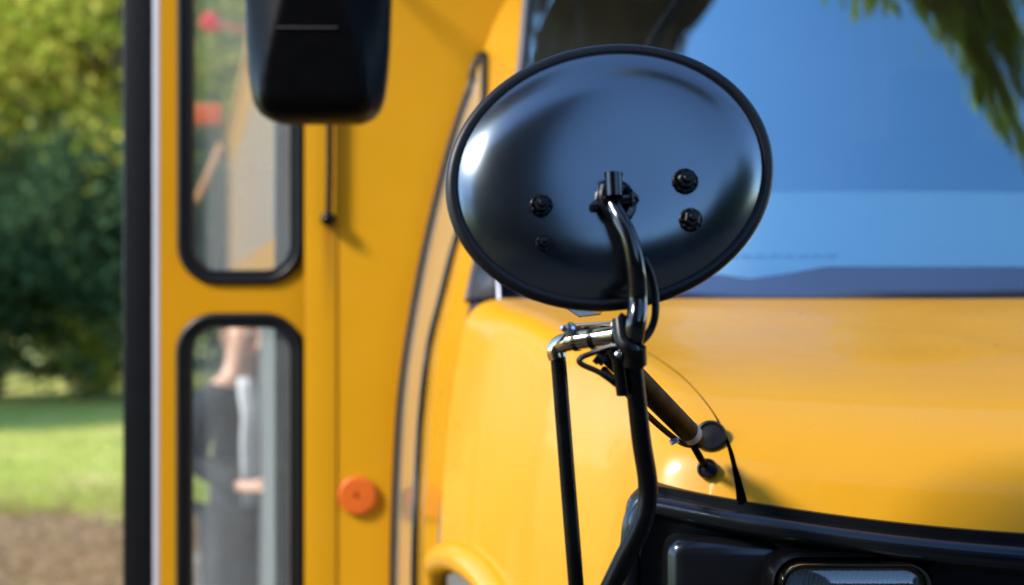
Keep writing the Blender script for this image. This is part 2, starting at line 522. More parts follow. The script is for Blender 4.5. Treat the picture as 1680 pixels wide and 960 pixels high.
def place(o, loc, rz=0.0, s=1.0):
    o.location = loc; o.rotation_euler = (0, 0, rz); o.scale = (s, s, s)
    return o
TG = 'trees along the far edge of the lawn'
ever = make_tree('evergreen_tree', 3, 5.6, 2.7, 0.2, M['leaf_dark'], 130, 120, 0.12)
place(tag(ever, 'dark green bushy tree at the left edge behind the lawn', 'tree', TG), (-8.6, 25.6, 0), 0, 0.85)
tag(copy_tree(ever, (-6.0, 26.2, 0), 2.1, 0.85), 'dark green bushy tree just left of the black door edge', 'tree', TG)
tag(copy_tree(ever, (-3.4, 29.0, 0), 4.0, 0.9), 'dark green bushy tree seen through the door glass', 'tree', TG)
tag(copy_tree(ever, (-10.9, 20.8, 0), 0.7, 0.95), 'dark green tree on the left that shades the far lawn', 'tree', TG)
for i, (x, y, s_) in enumerate([(-13, 36, 1.7), (-8.5, 38, 1.9), (-3.5, 38, 1.8)]):
    tag(copy_tree(ever, (x, y, 0), i*2.0, s_), ['tall dark tree far behind the left edge of the lawn', 'tall dark tree far behind the middle of the lawn edge', 'tall dark tree far behind the bus door'][i], 'tree', TG)
gold = make_tree('autumn_tree', 8, 11.0, 3.4, 3.4, M['leaf_gold'], 110, 100, 0.12)
place(tag(gold, 'tall yellowing autumn tree above the evergreens at the left edge', 'tree', TG), (-10.2, 29.0, 0))
tag(copy_tree(gold, (-5.2, 32.0, 0), 1.2, 1.1), 'yellowing autumn tree behind the bus door', 'tree', TG)
olive = make_tree('maple_tree', 15, 9.0, 3.0, 2.9, M['leaf_olive'], 100, 100, 0.12)
place(tag(olive, 'olive green maple with yellow tips near the middle of the tree line', 'tree', TG), (-7.4, 27.4, 0), 0.6)
shrub = make_tree('shrub', 21, 1.7, 1.0, 0.1, M['leaf_olive'], 40, 60, 0.07, 5)
place(tag(shrub, 'low light green shrub in the gap under the dark trees', 'shrub', 'shrubs under the far trees'), (-7.2, 25.6, 0))
tag(copy_tree(shrub, (-9.0, 25.9, 0), 2.0, 0.9), 'low light green shrub at the far left under the dark tree', 'shrub', 'shrubs under the far trees')
# unseen trees, added so the oval mirror reflects dark on its right
RG = 'unseen trees added for dark mirror reflections'
for i, (x, y, s, src, lb) in enumerate([
        (9.5, -1.5, 1.0, ever, 'unseen dark green tree added beside the front of the bus'),
        (11.5, -6.5, 1.1, ever, 'unseen dark green tree added between the bus and the low wing'),
        (34, -9, 0.9, ever, 'unseen dark green tree added at the right end of the car park')]):
    tag(copy_tree(src, (x, y, 0), i*1.3, s), lb, 'tree', RG)

br = Mat('dark_brick'); 
br.link(br.ramp(br.noise(3, 6), [(0.3, (0.020, 0.015, 0.013)), (0.8, (0.04, 0.028, 0.024))]), br.b.inputs['Base Color']); br.set(Roughness=0.9)
rf = Mat('slate_roof'); rf.link(rf.ramp(rf.noise(4, 5), [(0.3, (0.03, 0.03, 0.035)), (0.8, (0.05, 0.05, 0.055))]), rf.b.inputs['Base Color']); rf.set(Roughness=0.8)
wd_ = Mat('dark_window'); wd_.set(Base_Color=(0.02, 0.025, 0.03, 1), Roughness=0.08)
added_hedge = tag(empty('added_hedge', (-4.5, -5, 0)), 'unseen dark foliage added behind the photographer to shade the ground', 'added_hedge')  # unseen foliage, added to shade the ground and darken the oval mirror
hr_ = random.Random(12); q = MB()
for _ in range(300):
    c_ = Vector((hr_.uniform(-5.6, -3.6), hr_.uniform(-10, -0.9), hr_.uniform(0.2, 3.0)))
    leaf_quads(q, hr_, c_, 0.55, 26, 0.10)
q.build('foliage', M['leaf_dark'], added_hedge, shade=False)
q = MB()
for k in range(7):
    q.tube([(-4.6, -9.5 + k*1.4, 0), (-4.6, -9.4 + k*1.4, 1.5), (-4.5, -9.5 + k*1.4, 2.6)], lambda t: .06*(1-t)+.02, 8)
q.build('stem', M['bark'], added_hedge)
bld = tag(empty('added_building', (4, -17, 0)), 'unseen dark building added behind the photographer for the mirror reflection', 'building')  # unseen, added and sized to give the oval mirror its dark reflection
q = MB(); q.box((2.6, -24, 0), (40, -15, 4.4)); q.box((-14, -25, 0), (2.6, -9, 14.2)); q.build('wall', br.m, bld, shade=False)
q = MB(); q.box((2.62, -24.3, 4.4), (40.3, -14.7, 4.7)); q.box((-14.3, -25.3, 14.2), (2.8, -8.7, 14.6)); q.build('roof', rf.m, bld, shade=False)
for k in range(9):
    q = MB(); q.box((4.5 + k*3.8, -15.02, 1.2), (6.3 + k*3.8, -14.96, 3.3)); q.build('window', wd_.m, bld, shade=False)
for k in range(4):
    for f in range(4):
        q = MB(); q.box((-12.6 + k*4.0, -9.02, 1.2 + f*3.2), (-11.0 + k*4.0, -8.96, 2.9 + f*3.2)); q.build('window', wd_.m, bld, shade=False)
# ------------------------------------------------------------------ the school bus
CX = 0.80                                   # its centre line
bus = tag(empty('school_bus', (CX, 2.4, 0)), 'large yellow school bus with its door folded open and black mirrors in front', 'school bus')
def mir(v): return Vector((2*CX - v[0], v[1], v[2]))

# --- hood
RIDGE = [  # Y, X, Z of the shoulder line, Z of the middle
    (2.97, -0.079, 1.788, 1.788), (2.80, -0.030, 1.770, 1.772), (2.60, 0.038, 1.742, 1.745), (2.40, 0.100, 1.718, 1.716),
    (2.25, 0.150, 1.694, 1.686), (2.14, 0.178, 1.665, 1.650), (2.07, 0.188, 1.630, 1.608), (2.03, 0.190, 1.590, 1.560), (2.01, 0.189, 1.548, 1.502)]
rX = [(r[0], r[1]) for r in RIDGE]; rZ = [(r[0], r[2]) for r in RIDGE]; rC = [(r[0], r[3]) for r in RIDGE]
AY, AZ, AR = 2.77, 0.745, 0.545              # front wheel arch
def off(dz):
    return -0.072*(1 - math.exp(-max(0.0, dz)/0.26))
def flank_x(Y, z):
    return smooth(rX, Y) + off(smooth(rZ, Y) - z)
def arch_z(Y):
    d = abs(Y - AY)
    return AZ + math.sqrt(AR*AR - d*d) if d < AR else AZ
def section(Y):
    X, Z, C = smooth(rX, Y), smooth(rZ, Y), smooth(rC, Y)
    t = (2.97 - Y)/0.96
    crown = 0.15*t**3
    rr = 0.055
    pts = []
    z0 = max(arch_z(Y), AZ)
    z1 = Z - rr
    nf = 26
    for i in range(nf):
        z = lerp(z0, z1, i/(nf-1))
        pts.append(Vector((X + off(Z - z), Y, z)))
    def top(x):
        k = min(1.0, (x - X)/(CX - X)); s_ = 1 - (1-k)**2
        return Vector((x, Y - crown*s_, lerp(Z, C, s_)))
    a = pts[-1]; b = Vector((X, Y, Z)); c = top(X + rr*1.2)
    for i in range(1, 8):
        u = i/8
        pts.append(a*(1-u)**2 + b*2*u*(1-u) + c*u*u)
    nt = 26
    for i in range(nt):
        pts.append(top(lerp(X + rr*1.2, CX, i/(nt-1))))
    return pts
Ys = [lerp(2.97, 2.25, i/40) for i in range(40)] + [lerp(2.25, 2.01, (i/34)**0.8) for i in range(35)]
hb = MB()
L = [section(Y) for Y in Ys]
hb.grid(L)
hb.grid([[mir(p) for p in row] for row in L], flip=True)
hood = hb.build('hood', M['yellow'], bus, angle=80)
bvh = BVHTree.FromPolygons(hb.v, hb.f)
def on_hood(x, y, lift=0.0):
    o = Vector((0, 0, EYE)); d = (P(x, y, 1.0) - o).normalized()
    h = bvh.ray_cast(o, d)
    n = h[1]
    if n.dot(d) > 0: n = -n
    return h[0] + n*lift, n
# the cut line between fender and hood lid, and the shut gap it widens into
sb = MB()
SR = lambda t: 0.0009 + 0.0075*(max(0, t-0.40)/0.60)**1.1
px_ = [(1062, 578), (1090, 596), (1120, 619), (1148, 648), (1170, 677), (1187, 708), (1199, 742), (1208, 778), (1213, 800), (1216, 816)]
sp = [on_hood(x, y, -0.35*SR(k/10))[0] for k, (x, y) in enumerate(px_)]
sp.append(sp[-1] + (sp[-1] - sp[-2]).normalized()*0.006 - Vector((0, 0, 0.003)))
sb.tube(curve(sp, 8), SR, 12)
gap = Mat('shut_gap'); gap.set(Base_Color=(0.0008, 0.0008, 0.0008, 1), Roughness=1.0, Specular_IOR_Level=0.0)
sb.build('hood_seam', gap.m, hood)
# flared wheel arch lip
ab = MB()
rows = []
for i in range(61):
    a = lerp(R(-80), R(80), i/60)
    row = []
    for k in range(13):
        b_ = lerp(0, math.pi, k/12)
        rr = AR + 0.026 + 0.030*math.cos(b_)
        y = AY + math.sin(a)*rr; z = AZ + math.cos(a)*rr
        y = min(max(y, 2.02), 3.4)
        row.append(Vector((flank_x(min(y, 2.97), z) - 0.030*math.sin(b_) + (0.01 if k in (0, 12) else 0), y, z)))
    rows.append(row)
ab.grid(rows)
lip = ab.build('wheel_arch_lip', M['yellow'], bus, angle=80)
wb = MB(); wb.box((0.17, 2.12, 0.35), (2*CX - 0.17, 3.3, 1.40)); wb.build('wheel_house', M['dark'], bus, shade=False)
for sx in (1, -1):
    w0 = Vector((0.10 if sx == 1 else 2*CX - 0.10, AY, 0.51))
    Mx = Matrix.Translation(w0) @ Matrix.Rotation(R(90)*(-1 if sx == 1 else 1), 4, 'Y')
    tb = MB(); tb.lathe([(0.29, -0.22), (0.46, -0.23), (0.505, -0.18), (0.51, -0.1), (0.505, -0.02), (0.46, 0.03), (0.30, 0.02)], Mx, 48)
    wheel = tb.build('wheel', M['tyre'], bus)
    rb_ = MB(); rb_.lathe([(0.29, -0.1), (0.285, 0.015), (0.25, -0.03), (0.16, -0.05), (0.10, 0.0), (0.02, 0.01)], Mx, 40)
    rb_.build('rim', M['alu'], wheel)

# --- black grille surround under the front edge of the hood
def front_edge(x):
    k = min(1.0, (min(x, 2*CX - x) - 0.189)/(CX - 0.189)); k = max(0.0, k); s_ = 1 - (1-k)**2
    return Vector((x, 2.01 - 0.15*s_, lerp(1.548, 1.502, s_)))
PROF = [(-0.010, -0.003), (0.004, 0.000), (0.005, 0.009), (0.012, 0.010), (0.022, 0.0115), (0.029, 0.0155), (0.032, 0.022), (0.029, 0.029), (0.021, 0.034),
        (0.004, 0.037), (-0.004, 0.042), (-0.004, 0.10), (-0.002, 0.30), (0.01, 0.55), (0.03, 0.75)]
gbm = MB(); rows = []
for i in range(81):
    w_ = [0, .001, .002, .004, .007, .011, .016, .022, .029]
    x = 0.150 + w_[i] if i < 9 else (2*CX - 0.150 - w_[80 - i] if i > 71 else lerp(0.189, 2*CX - 0.189, (i - 9)/62))
    e = front_edge(x); e2 = front_edge(x + 0.002)
    tn = (e2 - e).normalized(); nrm = Vector((tn.y, -tn.x, 0)).normalized()
    xe = min(x, 2*CX - x)
    drop = 0.0 if xe > 0.192 else 0.040*(1 - math.sqrt(max(0.0, 1 - ((0.192 - xe)/0.042)**2)))
    rows.append([e + nrm*(f - drop*0.3) - Vector((0, 0, drop + d*(1.0 + 0.35*min(1, i/40)))) for f, d in PROF])
gbm.grid(rows, flip=True)
gs = gbm.build('grille_surround', M['moulded'], bus, angle=50)
# rounded outer end of the surround, wrapping on to the fender
eb = MB()
eb.tube(curve([P(1130, 832, 2.012), P(1092, 825, 2.006), P(1066, 821, 2.003), P(1049, 830, 2.005), P(1038, 856, 2.005), P(1034, 890, 2.005), P(1032, 960, 2.005), P(1030, 1100, 2.005), P(1030, 1400, 2.005)], 6), 0.013, 14)
eb.build('surround_end', M['moulded'], gs)
# moulded pod beside the headlight
pb = MB()
pb.box((P(1092, 900, 1.97).x, 1.945, 1.20), (P(1292, 900, 1.95).x, 2.06, 1.488), 0.022)
pb.build('headlight_pod', M['moulded'], gs)
# headlights
def rrect(w, h, r, n=6):
    out = []
    for cx_, cz, a0 in ((w/2-r, h/2-r, 0), (-w/2+r, h/2-r, 90), (-w/2+r, -h/2+r, 180), (w/2-r, -h/2+r, 270)):
        for k in range(n+1):
            a = R(a0 + 90*k/n); out.append((cx_ + r*math.cos(a), cz + r*math.sin(a)))
    return out
def ring_loft(mb_, loops, cap=False):
    mb_.grid(loops, close=True)
    if cap:
        b = len(mb_.v) - len(loops[-1]); mb_.f.append(tuple(range(b, len(mb_.v))))
fl = Mat('fluted_lens')
tc = fl.node('ShaderNodeTexCoord'); wv = fl.node('ShaderNodeTexWave'); wv.inputs['Scale'].default_value = 55; wv.inputs['Distortion'].default_value = 0.6
fl.link(tc.outputs['Object'], wv.inputs['Vector'])
fl.set(Base_Color=(0.50, 0.53, 0.55, 1), Metallic=0.1, Roughness=0.35)
fl.bump(wv.outputs['Fac'], 0.7, 0.004)
M['flute'] = fl.m
for hx in (P(1402, 1012, 1.87).x, 2*CX - P(1402, 1012, 1.87).x):
    hz_ = P(1402, 1012, 1.87).z; hy = 1.862
    W, H = 0.186, 0.134
    h0 = MB()
    def lp(w, h, r, y): return [Vector((hx + a, y, hz_ + b)) for a, b in rrect(w, h, r)]
    ring_loft(h0, [lp(W, H, .03, hy+.08), lp(W, H, .03, hy+.004), lp(W-.003, H-.003, .029, hy-.002), lp(W-.006, H-.006, .028, hy-.002), lp(W-.009, H-.009, .027, hy+.003), lp(W-.011, H-.011, .026, hy+.02)])
    head = h0.build('headlight', M['chrome'], bus, angle=50)
    h1 = MB()
    ring_loft(h1, [lp(W-.02, H-.02, .024, hy+.016), lp(W-.05, H-.05, .02, hy+.035), lp(.05, .04, .015, hy+.055)], True)
    h1.build('reflector', M['flute'], head, angle=60)
    h2 = MB()
    ring_loft(h2, [lp(W-.0105, H-.0105, .026, hy+.010), lp(W-.022, H-.022, .024, hy+.004), lp(W-.06, H-.06, .015, hy+.001), lp(.03, .02, .005, hy)], True)
    h2.build('lens', M['lens'], head, angle=60)
    h3 = MB()
    ring_loft(h3, [lp(W+.022, H+.018, .038, hy+.07), lp(W+.018, H+.014, .036, hy+.03), lp(W+.008, H+.008, .033, hy+.018), lp(W+.002, H+.002, .031, hy+.03)])
    h3.build('headlight_bezel', M['black'], gs, angle=50)
# bumper below the frame
bb = MB(); bb.box((-0.25, 1.66, 0.42), (2*CX + 0.25, 1.92, 0.74), 0.03); bb.build('bumper', M['black'], bus)
gl_ = MB()
for i in range(8):
    z = 0.82 + i*0.05
    gl_.box((CX - 0.34, 1.84, z), (CX + 0.34, 1.90, z + 0.018), 0.004)
gl_.build('grille', M['chrome'], bus)

# --- cowl side with the narrow corner window
YB = 3.70
Bx = [(-420, 1075), (-300, 1000), (-150, 905), (-60, 862), (0, 830), (40, 810), (80, 795), (150, 765), (240, 735), (380, 700), (500, 676), (640, 655), (780, 646), (960, 641), (1200, 640), (1700, 640)]
Cx = [(-420, 930), (-300, 905), (-150, 884), (0, 866), (60, 861), (130, 854), (200, 841), (300, 818), (410, 790), (488, 773), (540, 763), (600, 757), (673, 750), (765, 736), (852, 721), (960, 717), (1200, 715), (1700, 715)]
Rx = [(60, 803), (160, 803), (230, 797), (290, 789), (340, 777), (395, 757), (480, 735), (570, 713), (680, 700), (760, 695), (850, 691), (960, 689), (1200, 687)]
def Cy(y):
    if y > 488: return lerp(3.20, 3.06, min(1.0, (y - 488)/120))
    return 3.20 + (488 - y)/488*0.30
def cowl(px, y, lift=0.0):
    b, c = smooth(Bx, y), smooth(Cx, y)
    k = (px - b)/(c - b) if abs(c - b) > 8 else 0.5
    k = min(1.2, max(-0.2, k))
    Y = lerp(YB, Cy(y), k)
    p = P(px, y, Y)
    p.x -= lift
    return p
ysamp = [-420, -360, -300, -240, -190, -150, -120, -90, -60, -30] + [i*20 for i in range(0, 60)] + [1250, 1400, 1700]
def B_(y): return P(smooth(Bx, y), y, YB)
cb = MB(); rows = []
for y in [v for v in ysamp if v >= -30]:
    b, c = smooth(Bx, y), smooth(Cx, y)
    rows.append([cowl(lerp(b, c, k/10), y) for k in range(11)])
cb.grid(rows)
cow = cb.build('cowl_side', M['cowl'], bus, angle=70)
cb = MB(); cb.grid([[mir(p) for p in r_] for r_ in rows], flip=True); cb.build('cowl_side', M['cowl'], bus, angle=70)
# pane
cb = MB(); rows = []
for y in [92, 96, 102, 110] + list(range(120, 1300, 20)):
    l = smooth(Bx, y) + 8; r_ = smooth(Rx, y) - 6
    if y < 120: l = lerp(788, l, (y - 92)/28)
    rows.append([cowl(lerp(l, r_, k/6), y, 0.003) for k in range(7)])
cb.grid(rows)
cw = cb.build('corner_window', M['corner_pane'], cow, angle=70)
loop = [cowl(smooth(Bx, y) + 7, y, 0.004) for y in range(1280, 130, -30)] + [cowl(779, 118, .004), cowl(787, 100, .004), cowl(792, 91, .004), cowl(798, 92, .004), cowl(799, 103, .004)] + \
       [cowl(smooth(Rx, y) - 5, y, 0.004) for y in range(120, 1290, 30)]
cb = MB(); cb.tube(curve(loop, 3), 0.0102, 12); cb.build('corner_window_seal', M['rubber'], cow)

# --- bulkhead: the flat yellow front of the body beside the cowl
XL = P(500, 0, YB).x
pbm = MB()
right = [B_(y) for y in ysamp]
rows = []
for p in right:
    rows.append([Vector((lerp(XL, p.x, k/12), YB, p.z)) for k in range(13)])
pbm.grid(rows)
pbm.grid([[mir(p) for p in r_] for r_ in rows], flip=True)
panel = pbm.build('front_panel', M['panel'], bus, angle=70)
# door post strip left of the seam, standing a little proud
XS = P(553, 0, YB).x
zt, zb_ = 3.0, 0.35
pb = MB(); pb.box((XL - 0.001, YB - 0.0022, zb_), (XS - 0.0012, YB - 0.0005, zt), 0.002); pb.build('door_post', M['panel'], panel)
pb = MB(); pb.box((XS - 0.0008, YB - 0.0014, zb_), (XS + 0.0008, YB - 0.0006, zt)); pb.build('panel_seam', M['dark'], panel)
# body shell behind; the long sides run back at an angle to the nose
x0 = XL; x1 = 2*CX - XL
SK = -0.206
def sk_(x, y): return x + SK*(y - YB)
def wall(mb_, x, t, ya, yb, za, zb):
    vs = [(sk_(x, ya), ya, za), (sk_(x, ya) + t, ya, za), (sk_(x, yb) + t, yb, za), (sk_(x, yb), yb, za)]
    vs += [(a, b, zb) for a, b, c in vs]
    mb_.add(vs, [(0,3,2,1),(4,5,6,7),(0,1,5,4),(1,2,6,5),(2,3,7,6),(3,0,4,7)])
body = MB()
YE = 12.0; YF = YB + 0.09
wall(body, x0, .05, YF + 1.0, YE, 1.74, 1.98)
wall(body, x0, .05, YF, YE, 2.70, 3.0)
wall(body, x0 - .02, .02, YF, YE, 2.94, 3.02)
for k in range(10):
    wall(body, x0, .05, YF + k*0.84, YF + k*0.84 + 0.06, 1.98, 2.70)
    if k < 9: wall(body, x0 + .001, .048, YF + k*0.84 + 0.40, YF + k*0.84 + 0.45, 1.98, 2.70)
wall(body, x1 - .05, .05, YF, YE, 0.35, 3.0)
wall(body, x0 + .06, x1 - x0 - .12, YF, YE, 0.6, 0.66)
wall(body, x0, x1 - x0, YE, YE + .05, 0.35, 3.0)
prof = []
for i in range(17):
    a = math.pi*i/16
    prof.append((CX - math.cos(a)*(x1 - x0)/2, 3.0 + math.sin(a)**0.8*0.22))
body.grid([[Vector((sk_(x, y), y, z)) for x, z in prof] for y in (YB - 0.05, YE + 0.05)])
bo = body.build('body', M['yellow'], bus, shade=False)
lw_ = MB(); wall(lw_, x0, .05, YF + 1.0, YE, 0.35, 1.738); lw_.build('lower_side_panel', pw, bo, shade=False)
for k in range(1, 9):
    for a_, b_ in ((0.062, 0.398), (0.452, 0.838)):
        w_ = MB(); wall(w_, x0 + .004, .006, YF + k*0.84 + a_, YF + k*0.84 + b_, 1.985, 2.695); w_.build('side_window', wgm, bo, shade=False)
yy = 10.5
q = MB(); q.lathe([(0.05, 0), (0.05, 0.03), (0.03, 0.05)], Matrix.Translation(P(347, 38, 7.6)) @ Matrix.Rotation(R(90), 4, 'X'), 24); q.tube([P(347, 38, 7.62), P(405, 50, 7.9)], .012, 10)
q.build('warning_lamp', M['red'], bo)
q = MB(); a = P(312, 205, 7.2); b = P(357, 170, 7.2); q.box((a.x, 7.2, a.z), (b.x + .02, 7.25, b.z), 0.015)
sa = q.build('stop_arm', M['orange'], bo)
q = MB(); q.tube([P(322, 330, 7.2), P(364, 236, 7.2)], 0.016, 8); q.build('stop_arm_strut', M['yellow_inner'], bo)
# front cap above the windshield
cp = MB()
cp.grid([[Vector((x, YB - 0.05, z)) for x, z in prof], [Vector((lerp(x, CX, 0.05), YB - 0.12, z - 0.06)) for x, z in prof], [Vector((x, YB - 0.12, 2.80)) for x, z in prof]])
cp.build('front_cap', M['yellow'], bus, angle=60)

# --- windshield
def ws_left(z):
    # left edge of the glass follows the cowl
    y = 488.0
    for _ in range(12):
        p = P(smooth(Cx, y), y, Cy(y)); y += (p.z - z)*FPX/3.3*0.9
    return P(smooth(Cx, y), y, Cy(y))
def ws(u, z, push=0.0):
    l = ws_left(z)
    x = lerp(l.x + 0.004, 2*CX - l.x - 0.004, u)
    k = (x - CX)/(CX - l.x)
    return Vector((x, l.y - 0.22*(1 - k*k) + push, z))
ZW0, ZW1 = 1.782, 2.78
def band(z0, z1, push, nu=48, nv=14, u0=0.0, u1=1.0):
    m = MB(); m.grid([[ws(lerp(u0, u1, i/nu), lerp(z0, z1, j/nv), push) for i in range(nu+1)] for j in range(nv+1)])
    return m
wsh = band(ZW0, ZW1, 0.0).build('windshield', M['windshield'], bus, angle=80)
fr = Mat('black_frit'); fr.set(Base_Color=(0.012, 0.013, 0.02, 1), IOR=2.4, Specular_Tint=(0.75, 0.85, 1.0, 1))
fr.link(fr.ramp(fr.noise(4, 3), [(0.3, 0.12), (0.8, 0.22)]), fr.b.inputs['Roughness']); M['frit'] = fr.m
fb = MB(); rows = []
def frit_top(u):
    px = 840 + (ws(u, 1.84).x)*FPX/3.05
    return table([(800, 1.842), (1180, 1.836), (1225, 1.827), (1290, 1.838), (1350, 1.8515), (1480, 1.8505), (1680, 1.8505), (3000, 1.85)], px)
for j in range(5):
    rows.append([ws(i/90, lerp(ZW0 - 0.01, frit_top(i/90), j/4), -0.004) for i in range(91)])
fb.grid(rows); fb.build('frit_band', M['frit'], wsh)
cg = MB(); cg.tube([ws(i/60, ZW0 + 0.004, -0.008) for i in range(61)], 0.0055, 8); cg.build('cowl_gasket', M['rubber'], wsh)
# gaskets
gk_ = MB()
pts = [ws(0, z) + Vector((-0.006, -0.004, 0)) for z in [lerp(ZW0, ZW1, i/24) for i in range(25)]]
gk_.tube(pts, 0.011, 10)
gk_.build('windshield_gasket', M['gasket'], wsh)
gk_ = MB()
pts2 = [ws(1, z) + Vector((0.006, -0.004, 0)) for z in [lerp(ZW0, ZW1, i/24) for i in range(25)]]
gk_.tube(pts2, 0.011, 10)
gk_.build('windshield_gasket', M['gasket'], wsh)
# black corner block at the foot of the pillar with its bright edge
cbk = MB(); cbk.grid([[cowl(774, 488, .002) + Vector((0, -.012, 0)), P(817, 488, 3.09)], [P(780, 450, 3.17), P(814, 450, 3.12)], [P(789, 410, 3.2), P(812, 410, 3.15)]])
cbk.build('pillar_foot', M['gasket'], wsh, solid=0.006)
ce = MB(); ce.tube([P(819, 492, 3.085), P(817, 450, 3.115), P(815, 420, 3.14)], 0.003, 8); ce.build('pillar_trim', M['alu'], wsh)
# dashboard behind the glass
db = MB(); rows = []
for j, (dz, dy) in enumerate([(1.80, 0.16), (1.845, 0.16), (1.86, 0.165), (2.00, 0.26), (2.014, 0.28), (2.016, 0.5), (2.0, 0.8)]):
    rows.append([ws(lerp(0.20, 0.93, i/40), dz, 0) + Vector((0, dy - (dz - 1.79)*0.5, 0)) for i in range(41)])
db.grid(rows); dash = db.build('dashboard', M['dash'], bus, angle=50)
sv = MB()
for i in range(9):
    u = 0.285 + i*0.0165
    q = ws(u, 1.875) ; q.y += 0.128
    sv.box((q.x - 0.011, q.y - 0.004, 1.8745), (q.x + 0.011, q.y + 0.004, 1.8775))
sv.build('vent_slots', M['cab'], dash)
# cab lining: ceiling, rear curtain and pillar inside
cl = MB(); cl.box((-0.3, 4.9, 0.7), (1.9, 4.93, 2.95)); cl.box((-0.3, 3.75, 2.86), (1.9, 4.9, 2.9))
cl.build('cab_lining', M['lining'], bus, shade=False)
se = MB(); se.box((1.0, 4.1, 1.35), (1.5, 4.6, 1.5), .05); se.box((1.0, 4.5, 1.4), (1.5, 4.66, 2.25), .06); se.box((1.12, 4.5, 2.24), (1.38, 4.62, 2.46), .05)
se.build('driver_seat', M['cab'], bus)
sw = MB()
sp = Vector((1.22, 3.95, 1.98)); ring = []
for i in range(40):
    a = 2*math.pi*i/40
    ring.append(sp + Vector((math.cos(a)*0.22, math.sin(a)*0.12, math.sin(a)*0.18)))
sw.tube(ring, 0.014, 10, closed=True)
sw.build('steering_wheel', M['black'], bus)
# wiper
wp = MB()
wl_ = [ws(u, z, -0.018) for u, z in ((0.262, 2.52), (0.232, 2.47), (0.205, 2.42), (0.182, 2.365), (0.165, 2.30), (0.150, 2.20), (0.14, 2.05))]
wp.tube(curve(wl_, 6), 0.0065, 10)
wp.build('wiper_arm', M['black'], bus)

# --- marker lamp on the panel
mk = P(587, 813, YB)
Mm = Matrix.Translation(mk) @ Matrix.Rotation(R(90), 4, 'X')
ml = MB()
vs = []
for (r_, h) in [(0.0455, 0.0), (0.0462, 0.009), (0.0452, 0.0112), (0.0435, 0.0122), (0.030, 0.0130), (0.029, 0.0126), (0.027, 0.0130), (0.006, 0.0138), (0.004, 0.013)]:
    vs.append((r_, h))
ml.lathe(vs, Mm, 64)
lampo = ml.build('marker_lamp', M['orange'], panel)
sm = MB(); sm.lathe([(0.0045, 0.0125), (0.0045, 0.0148), (0.0025, 0.0155)], Mm, 16); sm.build('screw', M['black'], lampo)
cr_ = MB()
for k in range(24):
    a = 2*math.pi*k/24
    d = Vector((math.cos(a), 0, math.sin(a)))
    cr_.tube([mk + d*0.0458 + Vector((0, -0.001, 0)), mk + d*0.0458 + Vector((0, -0.009, 0))], 0.0016, 6)
cr_.build('lamp_ribs', M['orange'], lampo)

# --- open entrance door
YD = 3.735
def dx(px): return (px - 840)*YD/FPX
def dz(py): return EYE + (480 - py)*YD/FPX
ZD0, ZD1 = 0.45, dz(-310)
Lx, Rx_ = dx(262), dx(506)
wins = [(dx(303), dx(487), dz(455), dz(-270)), (dx(301), dx(487), dz(1150), dz(526))]
RW = 0.078
def hole(x0, x1, z0, z1, r=RW, n=7):
    w, h = x1-x0, z1-z0
    return [Vector(((x0+x1)/2 + a, YD, (z0+z1)/2 + b)) for a, b in rrect(w, h, r, n)]
bm = bmesh.new()
def loop_edges(pts):
    vs = [bm.verts.new(p) for p in pts]
    return [bm.edges.new((vs[i], vs[(i+1) % len(vs)])) for i in range(len(vs))]
eds = loop_edges([Vector((Lx, YD, ZD0)), Vector((Rx_, YD, ZD0)), Vector((Rx_, YD, ZD1)), Vector((Lx, YD, ZD1))])
for w in wins: eds += loop_edges(hole(*w))
bmesh.ops.triangle_fill(bm, edges=eds, use_beauty=True)
fcs = bm.faces[:]
for f in fcs:
    if f.normal.y > 0: f.normal_flip()
ret = bmesh.ops.extrude_face_region(bm, geom=fcs)
bmesh.ops.translate(bm, verts=[g for g in ret['geom'] if isinstance(g, bmesh.types.BMVert)], vec=(0, 0.035, 0))
bmesh.ops.recalc_face_normals(bm, faces=bm.faces[:])
me = bpy.data.meshes.new('entrance_door'); bm.to_mesh(me); bm.free()
door = bpy.data.objects.new('entrance_door', me); COL.objects.link(door); me.materials.append(M['yellow']); adopt(door, bus)
for (x0_, x1_, z0_, z1_) in wins:
    cxm, czm = (x0_+x1_)/2, (z0_+z1_)/2; w_, h_ = x1_-x0_, z1_-z0_
    def lp(g, y, r): return [Vector((cxm + a, YD + y, czm + b)) for a, b in rrect(w_ + g, h_ + g, r, 8)]
    s_ = MB()
    ring_loft(s_, [lp(.038, -.0006, RW+.019), lp(.034, -.007, RW+.017), lp(.022, -.011, RW+.011), lp(.006, -.011, RW+.003), lp(-.004, -.007, RW-.002), lp(-.006, -.004, RW-.003), lp(-.012, -.0035, RW-.006),
                   lp(-.018, -.006, RW-.009), lp(-.030, -.005, RW-.015), lp(-.036, .004, RW-.018), lp(-.036, .03, RW-.018)])
    s_.build('window_seal', M['rubber'], door, angle=60)
    p_ = MB(); lpp = lp(-.030, .012, RW-.015)
    p_.add(lpp, [tuple(range(len(lpp)))])
    p_.build('window_pane', M['pane'] if z0_ > 1.7 else M['pane_low'], door, shade=False)
eb = MB()
eb.box((dx(201), YD - 0.0015, ZD0), (dx(251), YD + 0.03, ZD1), 0.006); eb.build('edge_seal', M['rubber'], door)
eb = MB(); eb.box((dx(251) + .0005, YD - 0.001, ZD0), (dx(262) - .0003, YD + 0.034, ZD1), 0.002); eb.build('edge_trim', M['alu'], door)
# second leaf folded behind the first
lf = MB(); lf.box((dx(467), 3.80, ZD0), (dx(486), 4.02, ZD1), 0.004); lf.build('folded_leaf', M['yellow_inner'], door)
lf = MB(); lf.box((dx(441), 3.82, ZD0), (dx(463), 3.98, ZD1), 0.006); lf.build('folded_leaf_seal', M['rubber'], door)
